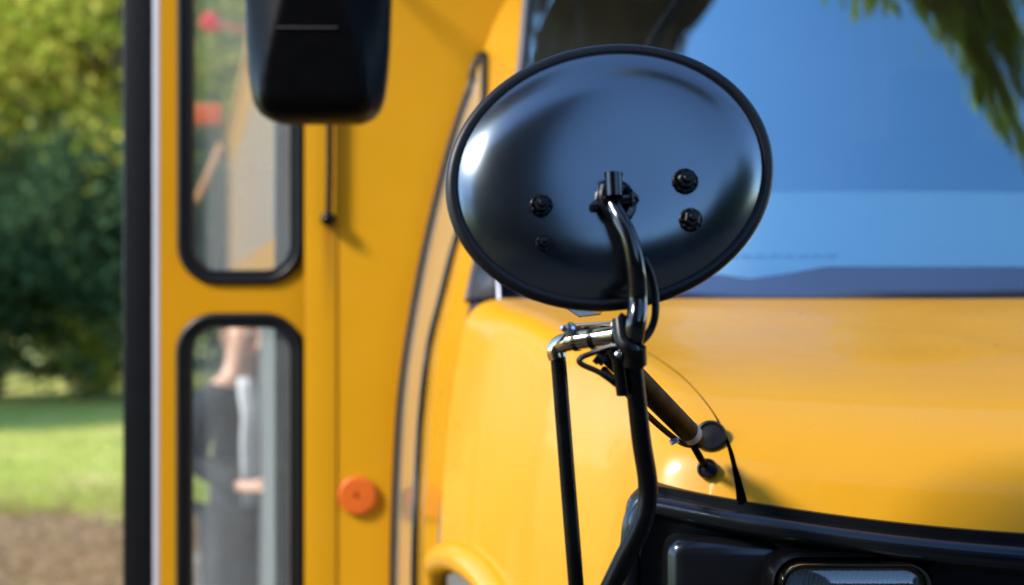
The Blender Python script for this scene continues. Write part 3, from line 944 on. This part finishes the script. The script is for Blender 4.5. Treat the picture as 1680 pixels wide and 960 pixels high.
# small screw at the corner of the door
# --- flat black mirror over the door
YM = 3.0
fm_out = [(398, -330), (640, -330)]
fm = MB(); rows = []
def fm_edge(y):
    # left, right outline in photo pixels
    l = table([(-330, 400), (0, 402), (100, 406), (140, 410), (168, 416), (185, 425), (196, 440), (203, 462)], y)
    r_ = table([(-330, 645), (0, 642), (80, 639), (130, 635), (160, 631), (180, 624), (194, 612), (203, 592)], y)
    return l, r_
def fm_bulge(u, y):
    s_ = abs(u - 0.5)*2
    # raised middle that narrows upwards, sloping cheeks
    half = table([(-330, 0.30), (0, 0.40), (60, 0.56), (120, 0.70), (180, 0.85), (203, 0.95)], y)
    cheek = max(0.0, (s_ - half)/(1.001 - half))
    down = max(0.0, (y - 150)/53)
    return 0.070*(1 - 0.62*min(1, cheek*1.0)) * math.sqrt(max(0.0, 1 - s_**9)) * math.sqrt(max(0.0, 1 - down**3.5))
for y in [-330, -320, -250, -200, -150, -100, -50] + list(range(0, 150, 10)) + [155, 165, 173, 180, 186, 191, 195, 198, 200.5, 202, 203]:
    l, r_ = fm_edge(y); row = []
    for k in range(41):
        u = 0.5 - 0.5*math.cos(math.pi*k/40)
        p = P(lerp(l, r_, u), y, YM); p.y -= fm_bulge(u, y)
        row.append(p)
    rows.append(row)
fm.grid(rows)
# back of the housing closes in a rim, then the mirror glass facing the driver
rim0 = [r_[0] for r_ in rows] + [v for v in rows[-1][1:-1]] + [r_[-1] for r_ in reversed(rows)]
fm.grid([rim0, [p + Vector((0, 0.022, 0)) for p in rim0]])
flat = fm.build('flat_mirror', M['plastic'], bus, angle=50)
sl_ = MB(); a = P(452, 45, YM - .0725); b = P(553, 45.5, YM - .0725)
sl_.tube([a, (a + b)/2 + Vector((0, -.0006, 0)), b], 0.0013, 6); sl_.build('housing_ridge', M['gasket'], flat)
mg = MB(); mg.add([p + Vector((0, 0.020, 0)) for p in rim0], [tuple(range(len(rim0)))])
mr_ = Mat('mirror_glass'); mr_.set(Base_Color=(0.85, 0.87, 0.88, 1), Metallic=1, Roughness=0.02); M['mirror'] = mr_.m
mg.build('mirror_glass', M['mirror'], flat, shade=False)
st = MB()
st.tube(curve([P(541, -120, YM + 0.02), P(541, -126, 3.4), P(541, -120, 3.64), P(541, -85, YB - 0.018), P(541, 60, YB - 0.017), P(541, 205, YB - 0.017), P(540.5, 300, YB - 0.017), P(539, 357, YB - 0.017)], 6), 0.0080, 10)
stay = st.build('mirror_stay', M['black'], flat)
kb = MB(); Mk = Matrix.Translation(P(539, 360, YB - 0.012)) @ Matrix.Rotation(R(90), 4, 'X')
kb.lathe([(0.017, -0.012), (0.0185, 0.0), (0.018, 0.012), (0.015, 0.021), (0.009, 0.028), (0.003, 0.030)], Mk, 20); kb.build('stay_foot', M['black'], stay)
st = MB(); st.tube([P(520, -310, YM + .02), P(640, -420, 3.2), P(760, -430, YB - .1)], 0.012, 10); st.build('mirror_arm', M['black'], flat)

# --- oval crossing mirror
YO = 1.60
oc = P(1004, 287, YO)
A_, B2 = 277*YO/FPX, 223*YO/FPX
Mo = Matrix.Translation(oc) @ Matrix.Rotation(R(7), 4, 'Z') @ Matrix.Rotation(R(-12), 4, 'X') @ Matrix.Rotation(R(-15), 4, 'Y') @ Matrix.Rotation(R(90), 4, 'X')
DOME = 0.032
dome = MB()
prof = []
for i in range(33):
    r_ = (i/32)**0.7
    prof.append((r_, DOME*(1 - r_**5.0)))
prof = prof[::-1]
rr = [(max(0.004, r_*0.955), h) for r_, h in prof]
vs = [( 0.972, -0.004), (0.962, 0.0008)] + rr
dome.lathe(vs, Mo, 96, A_, B2)
oval = dome.build('oval_mirror', M['gloss_black'], bus, angle=60)
rim = MB()
ringp = [Mo @ Vector((math.cos(2*math.pi*k/96)*(A_ - .0072), math.sin(2*math.pi*k/96)*(B2 - .0072), -0.002)) for k in range(96)]
rim.tube(ringp, 0.0078, 14, closed=True); rim.build('rubber_rim', M['rubber'], oval)
gm_ = MB(); gm_.lathe([(0.97, -0.006), (0.9, -0.02), (0.6, -0.045), (0.3, -0.056), (0.02, -0.06)], Mo, 64, A_, B2); gm_.build('mirror_glass', M['mirror'], oval, angle=80)
Moi = Mo.inverted()
def on_dome(px, py):
    o = Vector((0, 0, EYE)); d = P(px, py, 1.0) - o
    t = 1.5
    for _ in range(40):
        q = Moi @ (o + d*t)
        r_ = math.hypot(q.x/A_, q.y/B2)/0.955
        t += (q.z - DOME*(1 - min(1, r_)**5.0))*0.8
    return o + d*t
ax = (Mo.to_3x3() @ Vector((0, 0, 1))).normalized()
# four painted nuts on the shell
for i, (x, y, rp_) in enumerate([(888, 338, 19), (893, 399, 14), (1124, 298, 22), (1133, 361, 20)]):
    c = on_dome(x, y); rad = rp_*1.55/FPX
    q = Vector((0, 0, 1)).rotation_difference(ax).to_matrix().to_4x4()
    Mn = Matrix.Translation(c) @ q @ Matrix.Rotation(0.5*i, 4, 'Z')
    nb = MB()
    nb.lathe([(rad, -0.004), (rad, 0.0022), (rad*0.92, 0.003), (rad*0.72, 0.0032)], Mn, 20)
    nb.lathe([(rad*0.70, 0.003), (rad*0.70, 0.0085), (rad*0.6, 0.0095)], Mn, 6)
    nb.lathe([(rad*0.34, 0.009), (rad*0.34, 0.013), (rad*0.25, 0.0145)], Mn, 10)
    for k in range(10):
        a = 2*math.pi*k/10
        nb.lathe([(rad*0.16, 0.002), (rad*0.16, 0.004), (rad*0.08, 0.005)], Mn @ Matrix.Translation((rad*.84*math.cos(a), rad*.84*math.sin(a), 0)), 6)
    nb.build('nut', M['black'], oval)
# swivel bracket in the middle
def at(x, y, d): return on_dome(x, y) - Vector((0, d, 0))
YA = on_dome(1008, 320).y
bkt = MB()
bkt.tube([P(1006, 284, YA - .014), P(1008, 322, YA - .018)], 0.0088, 14)
bkt.tube([P(998, 283, YA - .016), P(998, 290, YA - .016)], 0.0042, 8)
bkt.tube([P(1015, 283, YA - .016), P(1015, 290, YA - .016)], 0.0042, 8)
bkt.tube(curve([P(990, 305, YA - .010), P(987, 325, YA - .014), P(995, 345, YA - .018), P(1006, 358, YA - .02)], 5), 0.0042, 8)
bkt.tube(curve([P(1028, 308, YA - .008), P(1036, 322, YA - .012), P(1037, 342, YA - .014), P(1030, 356, YA - .018)], 5), 0.0042, 8)
bkt.tube([P(984, 334, YA - .012), P(1044, 326, YA - .010)], 0.0062, 10)
bkt.tube([P(972, 339, YA - .009), P(982, 337, YA - .010)], 0.0048, 10)
bkt.tube([P(1038, 327, YA - .010), P(1046, 325, YA - .009)], 0.0045, 10)
bkt.lathe([(0.019, -0.006), (0.019, 0.003), (0.012, 0.007)], Matrix.Translation(on_dome(1010, 325)) @ Vector((0, 0, 1)).rotation_difference(ax).to_matrix().to_4x4(), 24)
brk = bkt.build('swivel_bracket', M['tube'], oval)

# --- the tubular stand that carries the oval mirror
stn = MB()
arm = curve([P(1006, 338, YA - .012), P(1018, 362, YA - .022), P(1033, 395, YA - .030), P(1043, 440, YA - .032), P(1046, 490, YA - .026), P(1043, 535, 1.53), P(1036, 572, 1.545)], 8)
stn.tube(arm, lambda t: 0.0090 + 0.0016*t, 18)
stand = stn.build('mirror_stand', M['tube'], bus, angle=60)
s2 = MB()
s2.tube(curve([P(1036, 560, 1.555), P(1041, 620, 1.56), P(1052, 720, 1.57), P(1063, 800, 1.58), P(1052, 860, 1.58), P(1020, 925, 1.585), P(985, 1005, 1.60), P(955, 1120, 1.66), P(950, 1400, 1.76), P(950, 1640, 1.80)], 8), lambda t: 0.0095 + 0.0012*min(1, t*2), 16)
s2.build('stand_tube', M['black'], stand)
s3 = MB()
s3.tube(curve([P(912, 570, 1.60), P(916, 592, 1.60), P(923, 680, 1.60), P(934, 820, 1.60), P(945, 960, 1.60), P(955, 1100, 1.63), P(965, 1400, 1.74), P(965, 1640, 1.80)], 8), 0.0082, 16)
s3.build('stand_tube', M['black'], stand)
# chrome cross piece with its elbow
s4 = MB()
s4.tube(curve([P(915, 588, 1.60), P(912, 576, 1.60), P(918, 566, 1.598), P(935, 561, 1.59), P(985, 554, 1.575), P(1030, 548, 1.56)], 6), 0.0098, 18)
s4.build('cross_tube', M['chrome'], stand)
s5 = MB()
for x, y, Y_ in ((946, 559, 1.588), (973, 556, 1.579), (1017, 550, 1.564)):
    c = P(x, y, Y_); d = (P(1030, 548, 1.56) - P(935, 561, 1.59)).normalized()
    s5.tube([c - d*0.0025, c + d*0.0025], 0.0112, 18)
c = P(1020, 549, 1.563)
s5.tube([c - d*0.006, c + d*0.008], 0.0135, 18)
s5.build('clamp_ring', M['black'], stand)
s6 = MB()
s6.tube([P(930, 538, 1.612), P(960, 536, 1.606), P(1005, 533, 1.59)], 0.0042, 10)
s6.tube(curve([P(912, 566, 1.592), P(922, 556, 1.585), P(930, 545, 1.59), P(934, 532, 1.60), P(942, 536, 1.60), P(946, 548, 1.592)], 5), 0.0022, 8)
s6.build('u_bolt', M['chrome'], stand)
s7 = MB()
for x, y, r_ in ((936, 541, .0062), (925, 539, .004)):
    s7 = MB()
    s7.lathe([(r_, -0.004), (r_, 0.006), (r_*0.6, 0.0075)], Matrix.Translation(P(x, y, 1.585)) @ Matrix.Rotation(R(90), 4, 'X'), 6)
    s7.build('clamp_nut', M['zinc'], stand)
s7 = MB()
s7.lathe([(.004, -.003), (.004, .004), (.002, .005)], Matrix.Translation(P(1015, 583, 1.545)) @ Matrix.Rotation(R(70), 4, 'X'), 8)
s7.build('clamp_nut', M['zinc'], stand)
s8 = MB()
s8.tube(curve([P(1046, 600, 1.54), P(1036, 576, 1.53), P(1022, 560, 1.535), P(1017, 525, 1.545)], 5), 0.0085, 12)
s8.tube([P(1014, 520, 1.545), P(1024, 527, 1.545)], 0.006, 10)
s8.tube([P(1018, 578, 1.54), P(1052, 582, 1.54)], 0.0105, 14)
s8.tube([P(1040, 570, 1.535), P(1041, 598, 1.54)], 0.0125, 16)
s8.tube([P(978, 584, 1.55), P(992, 594, 1.55)], 0.0055, 8)
s8.tube([P(975, 596, 1.552), P(992, 576, 1.552)], 0.0032, 8)
s8.tube([P(1014, 585, 1.55), P(1022, 648, 1.555)], 0.0066, 12)
s8.tube([P(1016, 641, 1.555), P(1024, 641, 1.555)], 0.006, 10)
s8.build('knuckle_clamp', M['black'], stand)
# cables
s9 = MB()
s9.tube(curve([P(1056, 425, YA - .02), P(1066, 446, YA - .018), P(1074, 480, YA - .015), P(1075, 515, 1.545), P(1067, 542, 1.545), P(1052, 560, 1.54), P(1036, 568, 1.535)], 7), 0.0040, 10)
s9.tube(curve([P(1035, 568, 1.535), P(1005, 568, 1.545), P(975, 578, 1.55), P(952, 588, 1.55), P(955, 598, 1.55), P(985, 612, 1.552), P(1020, 638, 1.56)], 7), 0.0030, 8)
s9.tube(curve([P(1000, 575, 1.545), P(1010, 590, 1.55), P(1022, 600, 1.555), P(1036, 604, 1.555)], 6), 0.0028, 8)
s9.build('cable', M['rubber'], stand)
# stay that runs back to the hood with its two rubber feet
f1, n1 = on_hood(1166, 718, 0.0)
f2, n2 = on_hood(1161, 770, 0.0)
e1 = f1 + n1*0.03 + Vector((-0.02, -0.03, 0.0))
d0 = P(1008, 585, 1.60)
e1 = P(1143, 722, f1.y - 0.07)
sA = MB()
k1 = d0.lerp(e1, 0.86)
sA.tube([d0, k1], 0.0136, 18); sA.build('hood_stay', M['matte'], stand)
sB = MB(); dd = (e1 - d0).normalized(); sB.tube([k1 - dd*0.0005, k1 + dd*0.022], 0.0142, 18); sB.build('stay_collar', M['collar'], stand)
sC = MB()
sC.tube([k1 + dd*0.02, e1 + dd*0.012], 0.0085, 12)
off_ = Vector((-0.010, -0.004, -0.012))
sC.tube(curve([d0 + off_*1.1, d0.lerp(e1, .5) + off_*1.3, k1 + off_*1.1, e1 + off_*0.6], 5), 0.0036, 8)
sC.tube(curve([e1 + Vector((-.006, 0, -.004)), (e1 + f2)/2 + Vector((-0.006, -0.02, 0)), f2 + n2*0.018], 5), 0.0048, 10)
sC.build('stay_linkage', M['matte'], stand)
for nm, f, n_, r_, px in (('rubber_foot', f1, n1, 0.0212, (1166, 717)), ('rubber_foot', f2, n2, 0.0133, (1160, 769))):
    view = (Vector((0, 0, EYE)) - f).normalized()
    axf = (n_*0.3 + view*0.7).normalized()
    Mf = Matrix.Translation(f + axf*0.004) @ Vector((0, 0, 1)).rotation_difference(axf).to_matrix().to_4x4()
    q = MB(); q.lathe([(r_*0.85, -0.022), (r_, -0.008), (r_*1.02, 0.004), (r_*0.93, 0.010), (r_*0.80, 0.011), (r_*0.76, 0.008), (r_*0.3, 0.0085), (r_*0.1, 0.009)], Mf, 32)
    q.build(nm, M['rubber'], stand)
q = MB(); bpnt = P(1112, 721, d0.lerp(e1, .8).y - 0.008)
q.tube([bpnt, bpnt + Vector((-.009, -.002, -.004))], 0.004, 8); q.tube([bpnt + Vector((-.004, -.008, 0)), bpnt + Vector((-.004, .006, -.001))], 0.003, 8)
q.build('stay_screw', M['zinc'], stand)
# bright bracket peeping out under the oval shell
q = MB()
a, b, c, d_ = P(922, 500, 1.66), P(1000, 500, 1.66), P(985, 515, 1.655), P(950, 519, 1.65)
q.add([a, b, c, d_], [(0, 3, 2, 1)]); q.build('bright_bracket', M['chrome'], oval, shade=False, solid=0.002)

# ------------------------------------------------------------------ person beyond the door
YP = 6.4
pr = tag(empty('person', (P(392, 0, YP).x, YP, 0)), 'person in a dark jacket over a white shirt seen through the lower door glass', 'person')
px0 = pr.location.x
def skin(name, verts, edges, radii, mat, root=0, sub=2):
    me = bpy.data.meshes.new(name)
    me.from_pydata([(px0 + x, YP + y, z) for x, y, z in verts], edges, [])
    o = bpy.data.objects.new(name, me); COL.objects.link(o)
    me.materials.append(mat)
    m = o.modifiers.new('skin', 'SKIN'); m.use_smooth_shade = True
    s_ = o.modifiers.new('sub', 'SUBSURF'); s_.levels = sub; s_.render_levels = sub
    lay = me.skin_vertices[0] if me.skin_vertices else None
    if lay is None:
        bpy.context.view_layer.objects.active = o
        bm = bmesh.new(); bm.from_mesh(me); bm.verts.layers.skin.verify(); bm.to_mesh(me); bm.free()
        lay = me.skin_vertices[0]
    for i, r_ in enumerate(radii):
        rr = r_ if isinstance(r_, tuple) else (r_, r_)
        lay.data[i].radius = rr
        lay.data[i].use_root = (i == root)
    adopt(o, pr)
    return o
sk = Mat('skin'); sk.set(Base_Color=(0.62, 0.36, 0.24, 1), Roughness=0.5, Subsurface_Weight=0.1); 
jk = Mat('dark_jacket_cloth'); jk.link(jk.ramp(jk.noise(20, 5), [(0.3, (0.006, 0.010, 0.014)), (0.8, (0.012, 0.018, 0.024))]), jk.b.inputs['Base Color']); jk.set(Roughness=0.85)
sh = Mat('white_shirt_cloth'); sh.link(sh.ramp(sh.noise(15, 4), [(0.3, (0.68, 0.70, 0.74)), (0.8, (0.78, 0.80, 0.84))]), sh.b.inputs['Base Color']); sh.set(Roughness=0.8)
tr_ = Mat('dark_trouser_cloth'); tr_.set(Base_Color=(0.02, 0.025, 0.032, 1), Roughness=0.85)
pr.rotation_euler.z = R(-40)
hr = Mat('brown_hair'); hr.link(hr.ramp(hr.noise(60, 4), [(0.3, (0.05, 0.03, 0.018)), (0.8, (0.10, 0.06, 0.035))]), hr.b.inputs['Base Color']); hr.set(Roughness=0.6)
# faces +X (towards the bus door)
V = [(0, 0, 0.95), (0.005, 0, 1.12), (0.0, 0, 1.30), (0.0, 0, 1.40), (0.012, 0, 1.47), (0.03, 0, 1.54), (0.035, 0, 1.62), (0.02, 0, 1.68)]
E = [(i, i+1) for i in range(7)]; RR = [(.07, .07), (.09, .09), (.09, .09), (.075, .075), (.062, .055), (.078, .07), (.09, .075), (.06, .055)]
for s_ in (-1, 1):
    b = len(V)
    V += [(0.0, s_*0.16, 1.38), (-0.03, s_*0.21, 1.11), (0.20, s_*0.15, 1.02), (0.28, s_*0.135, 1.02), (0.34, s_*0.13, 1.02)]
    RR += [.05, .038, .026, (.03, .022), (.03, .014)]
    E += [(3, b), (b, b+1), (b+1, b+2), (b+2, b+3), (b+3, b+4)]
    t = len(V); V += [(0.31, s_*0.115, 1.065), (0.35, s_*0.11, 1.085)]; RR += [.011, .008]; E += [(b+3, t), (t, t+1)]
    for j, (dx_, ln) in enumerate(((0.030, 0.07), (0.010, 0.08), (-0.010, 0.075), (-0.028, 0.055))):
        t = len(V); V += [(0.375, s_*0.128, 1.02 + dx_), (0.35 + ln*0.8, s_*0.115, 1.015 + dx_)]; RR += [.009, .007]; E += [(b+4, t), (t, t+1)]
    l = len(V)
    V += [(0, s_*0.09, 0.88), (0.01, s_*0.095, 0.50), (-0.02, s_*0.095, 0.10), (0.03, s_*0.1, 0.04), (0.15, s_*0.11, 0.03)]
    RR += [.06, .05, .04, (.045, .04), (.035, .03)]
    E += [(0, l), (l, l+1), (l+1, l+2), (l+2, l+3), (l+3, l+4)]
body_p = skin('body', V, E, RR, sk.m)
# face: nose, brow, lips, ears, eyes
def fp(x, y, z): return Vector((px0 + x, YP + y, z))
fc = MB(); fc.tube(curve([fp(.118, 0, 1.645), fp(.135, 0, 1.615), fp(.145, 0, 1.592), fp(.12, 0, 1.58)], 4), lambda t: .008 + .007*t, 8); fc.build('nose', sk.m, body_p)
lipm = Mat('lips'); lipm.set(Base_Color=(0.45, 0.18, 0.14, 1))
fc = MB(); fc.tube(curve([fp(.10, -.03, 1.552), fp(.118, 0, 1.552), fp(.10, .03, 1.552)], 4), .006, 8); fc.build('mouth', lipm.m, body_p)
eym = Mat('eye_white'); eym.set(Base_Color=(0.5, 0.48, 0.45, 1), Roughness=0.2)
for s_ in (-1, 1):
    fc = MB(); fc.tube(curve([fp(.02, s_*.082, 1.64), fp(.005, s_*.09, 1.62), (fp(.015, s_*.082, 1.585))], 4), .009, 8); fc.build('ear', sk.m, body_p)
    fc = MB(); fc.lathe([(.011, -.01), (.012, 0), (.006, .008)], Matrix.Translation(fp(.108, s_*.033, 1.628)) @ Matrix.Rotation(R(90), 4, 'Y'), 10); fc.build('eye', eym.m, body_p)
JV = [(-.005, 0, 0.80), (0, 0, 0.98), (0.0, 0, 1.15), (0.0, 0, 1.30), (0.0, 0, 1.40), (-.005, 0, 1.44)]
JE = [(i, i+1) for i in range(5)]; JR = [(.15, .14), (.135, .125), (.12, .11), (.125, .11), (.09, .08), (.06, .06)]
for s_ in (-1, 1):
    b = len(JV); JV += [(0, s_*0.165, 1.375), (-0.03, s_*0.21, 1.11), (0.19, s_*0.152, 1.023)]; JR += [.068, .058, .050]; JE += [(4, b), (b, b+1), (b+1, b+2)]
skin('jacket', JV, JE, JR, jk.m, 1)
# open shirt front, standing proud of the jacket on the chest side
q = MB(); rows = []
for i in range(14):
    z = lerp(0.93, 1.45, i/13); row = []
    wd = table([(0.93, .055), (1.2, .065), (1.38, .055), (1.45, .04)], z)
    for k in range(9):
        u = k/8*2 - 1
        row.append(fp(table([(0.93, .122), (1.15, .122), (1.3, .126), (1.38, .098), (1.45, .075)], z) + .022*(1 - u*u), u*wd - 0.03, z))
    rows.append(row)
q.grid(rows); q.build('shirt', sh.m, pr, angle=80, solid=0.006)
TV = [(0, 0, 0.97)]; TE = []; TR = [(.15, .135)]
for s_ in (-1, 1):
    l = len(TV); TV += [(0, s_*0.092, 0.86), (0.01, s_*0.097, 0.50), (-0.02, s_*0.097, 0.09)]; TR += [.10, .078, .065]; TE += [(0, l), (l, l+1), (l+1, l+2)]
skin('trousers', TV, TE, TR, tr_.m)
HV = [(0.05, 0, 1.715), (-0.02, 0, 1.71), (-0.055, 0, 1.65), (-0.055, 0, 1.57)]
skin('hair', HV, [(0, 1), (1, 2), (2, 3)], [(.05, .06), (.06, .075), (.055, .08), (.035, .06)], hr.m, 1)
q = MB()
for s_ in (-1, 1):
    q.box((px0 - .08, YP + s_*.105 - .05, 0.012), (px0 + .21, YP + s_*.105 + .05, 0.10), .03)
q.build('shoes', M['black'], pr)

# ------------------------------------------------------------------ overhanging crowns mirrored in the windshield
def crown_tree(name, base, centre, r, leafm, seed, n=26, per=150, size=0.10):
    rnd = random.Random(seed)
    root = empty(name, base)
    base = Vector(base); centre = Vector(centre)
    t_ = MB()
    t_.tube(curve([base - Vector((0, 0, .05)), base + Vector((0, 0, 3)), Vector((lerp(base.x, centre.x, .25), lerp(base.y, centre.y, .25), centre.z*0.75)), centre + Vector((0, 0, .5))], 6), lambda t: .2*(1-t) + .04, 10)
    cents = []
    for i in range(n):
        d = Vector((rnd.uniform(-1, 1), rnd.uniform(-1, 1), rnd.uniform(-.7, .7)))
        cents.append(centre + Vector((d.x*r.x, d.y*r.y, d.z*r.z)))
    for c in cents[::3]:
        t_.tube([centre + Vector((0, 0, .3)), (centre + c)/2 + Vector((0, 0, .2)), c], lambda t: .04*(1-t) + .008, 6)
    t_.build('trunk', M['bark'], root)
    cbm = MB()
    for c in cents: leaf_quads(cbm, rnd, c, rnd.uniform(.22, .38), per, size, (2.0, 0.28, 0.9))
    cbm.build('crown', leafm, root, shade=False)
    return root
tag(crown_tree('street_tree', (6.2, 4.5, 0), (3.55, 0.36, 8.0), Vector((1.75, 0.85, 0.30)), M["leaf_bright"], 31, 150, 85, 0.09), 'olive green tree hanging over the right side of the bus', 'tree')
tag(crown_tree('added_copper_tree', (-6.5, -2.0, 0), (-3.1, 1.35, 8.0), Vector((1.9, 1.35, 0.3)), M['leaf_copper'], 47, 150, 150, 0.11), 'unseen dark copper leaved tree added for the dark windshield reflection', 'tree')  # unseen crown, added to make the windshield's upper left reflect dark

# ------------------------------------------------------------------ grass and fallen leaves
rnd = random.Random(77)
q = MB()
for _ in range(26000):
    y = 12.4 + 13*rnd.random()**1.3; x = rnd.uniform(-0.42, -0.10)*y
    h = rnd.uniform(.03, .08); a = rnd.uniform(0, 6.28); w = .006
    q.add([(x - w*math.cos(a), y - w*math.sin(a), 0), (x + w*math.cos(a), y + w*math.sin(a), 0), (x + rnd.uniform(-.03, .03), y + rnd.uniform(-.03, .03), h)], [(0, 1, 2)])
tag(q.build('grass', leafmat('grass_blades', (0.24, 0.32, 0.04), (0.38, 0.42, 0.06), (0.50, 0.45, 0.14)), shade=False), 'short sunlit grass of the lawn behind the bus', 'grass', kind='stuff')
q = MB()
for _ in range(5000):
    y = rnd.uniform(8.5, 14.5); x = rnd.uniform(-0.42, -0.2)*y
    if y > 12.8 and rnd.random() < .6: continue
    s_ = rnd.uniform(.02, .04); a = rnd.uniform(0, 6.28); z = rnd.uniform(.012, .03)
    u = Vector((math.cos(a), math.sin(a), rnd.uniform(-.3, .3)))*s_; w = Vector((-math.sin(a), math.cos(a), rnd.uniform(-.3, .3)))*s_*.6
    c = Vector((x, y, z + .01)); q.add([c - u, c + w, c + u, c - w], [(0, 1, 2, 3)])
tag(q.build('fallen_leaves', leafmat('dry_leaves', (0.20, 0.13, 0.06), (0.28, 0.19, 0.10), (0.40, 0.30, 0.18)), shade=False), 'dry brown leaves strewn over the shaded verge', 'leaves', kind='stuff')
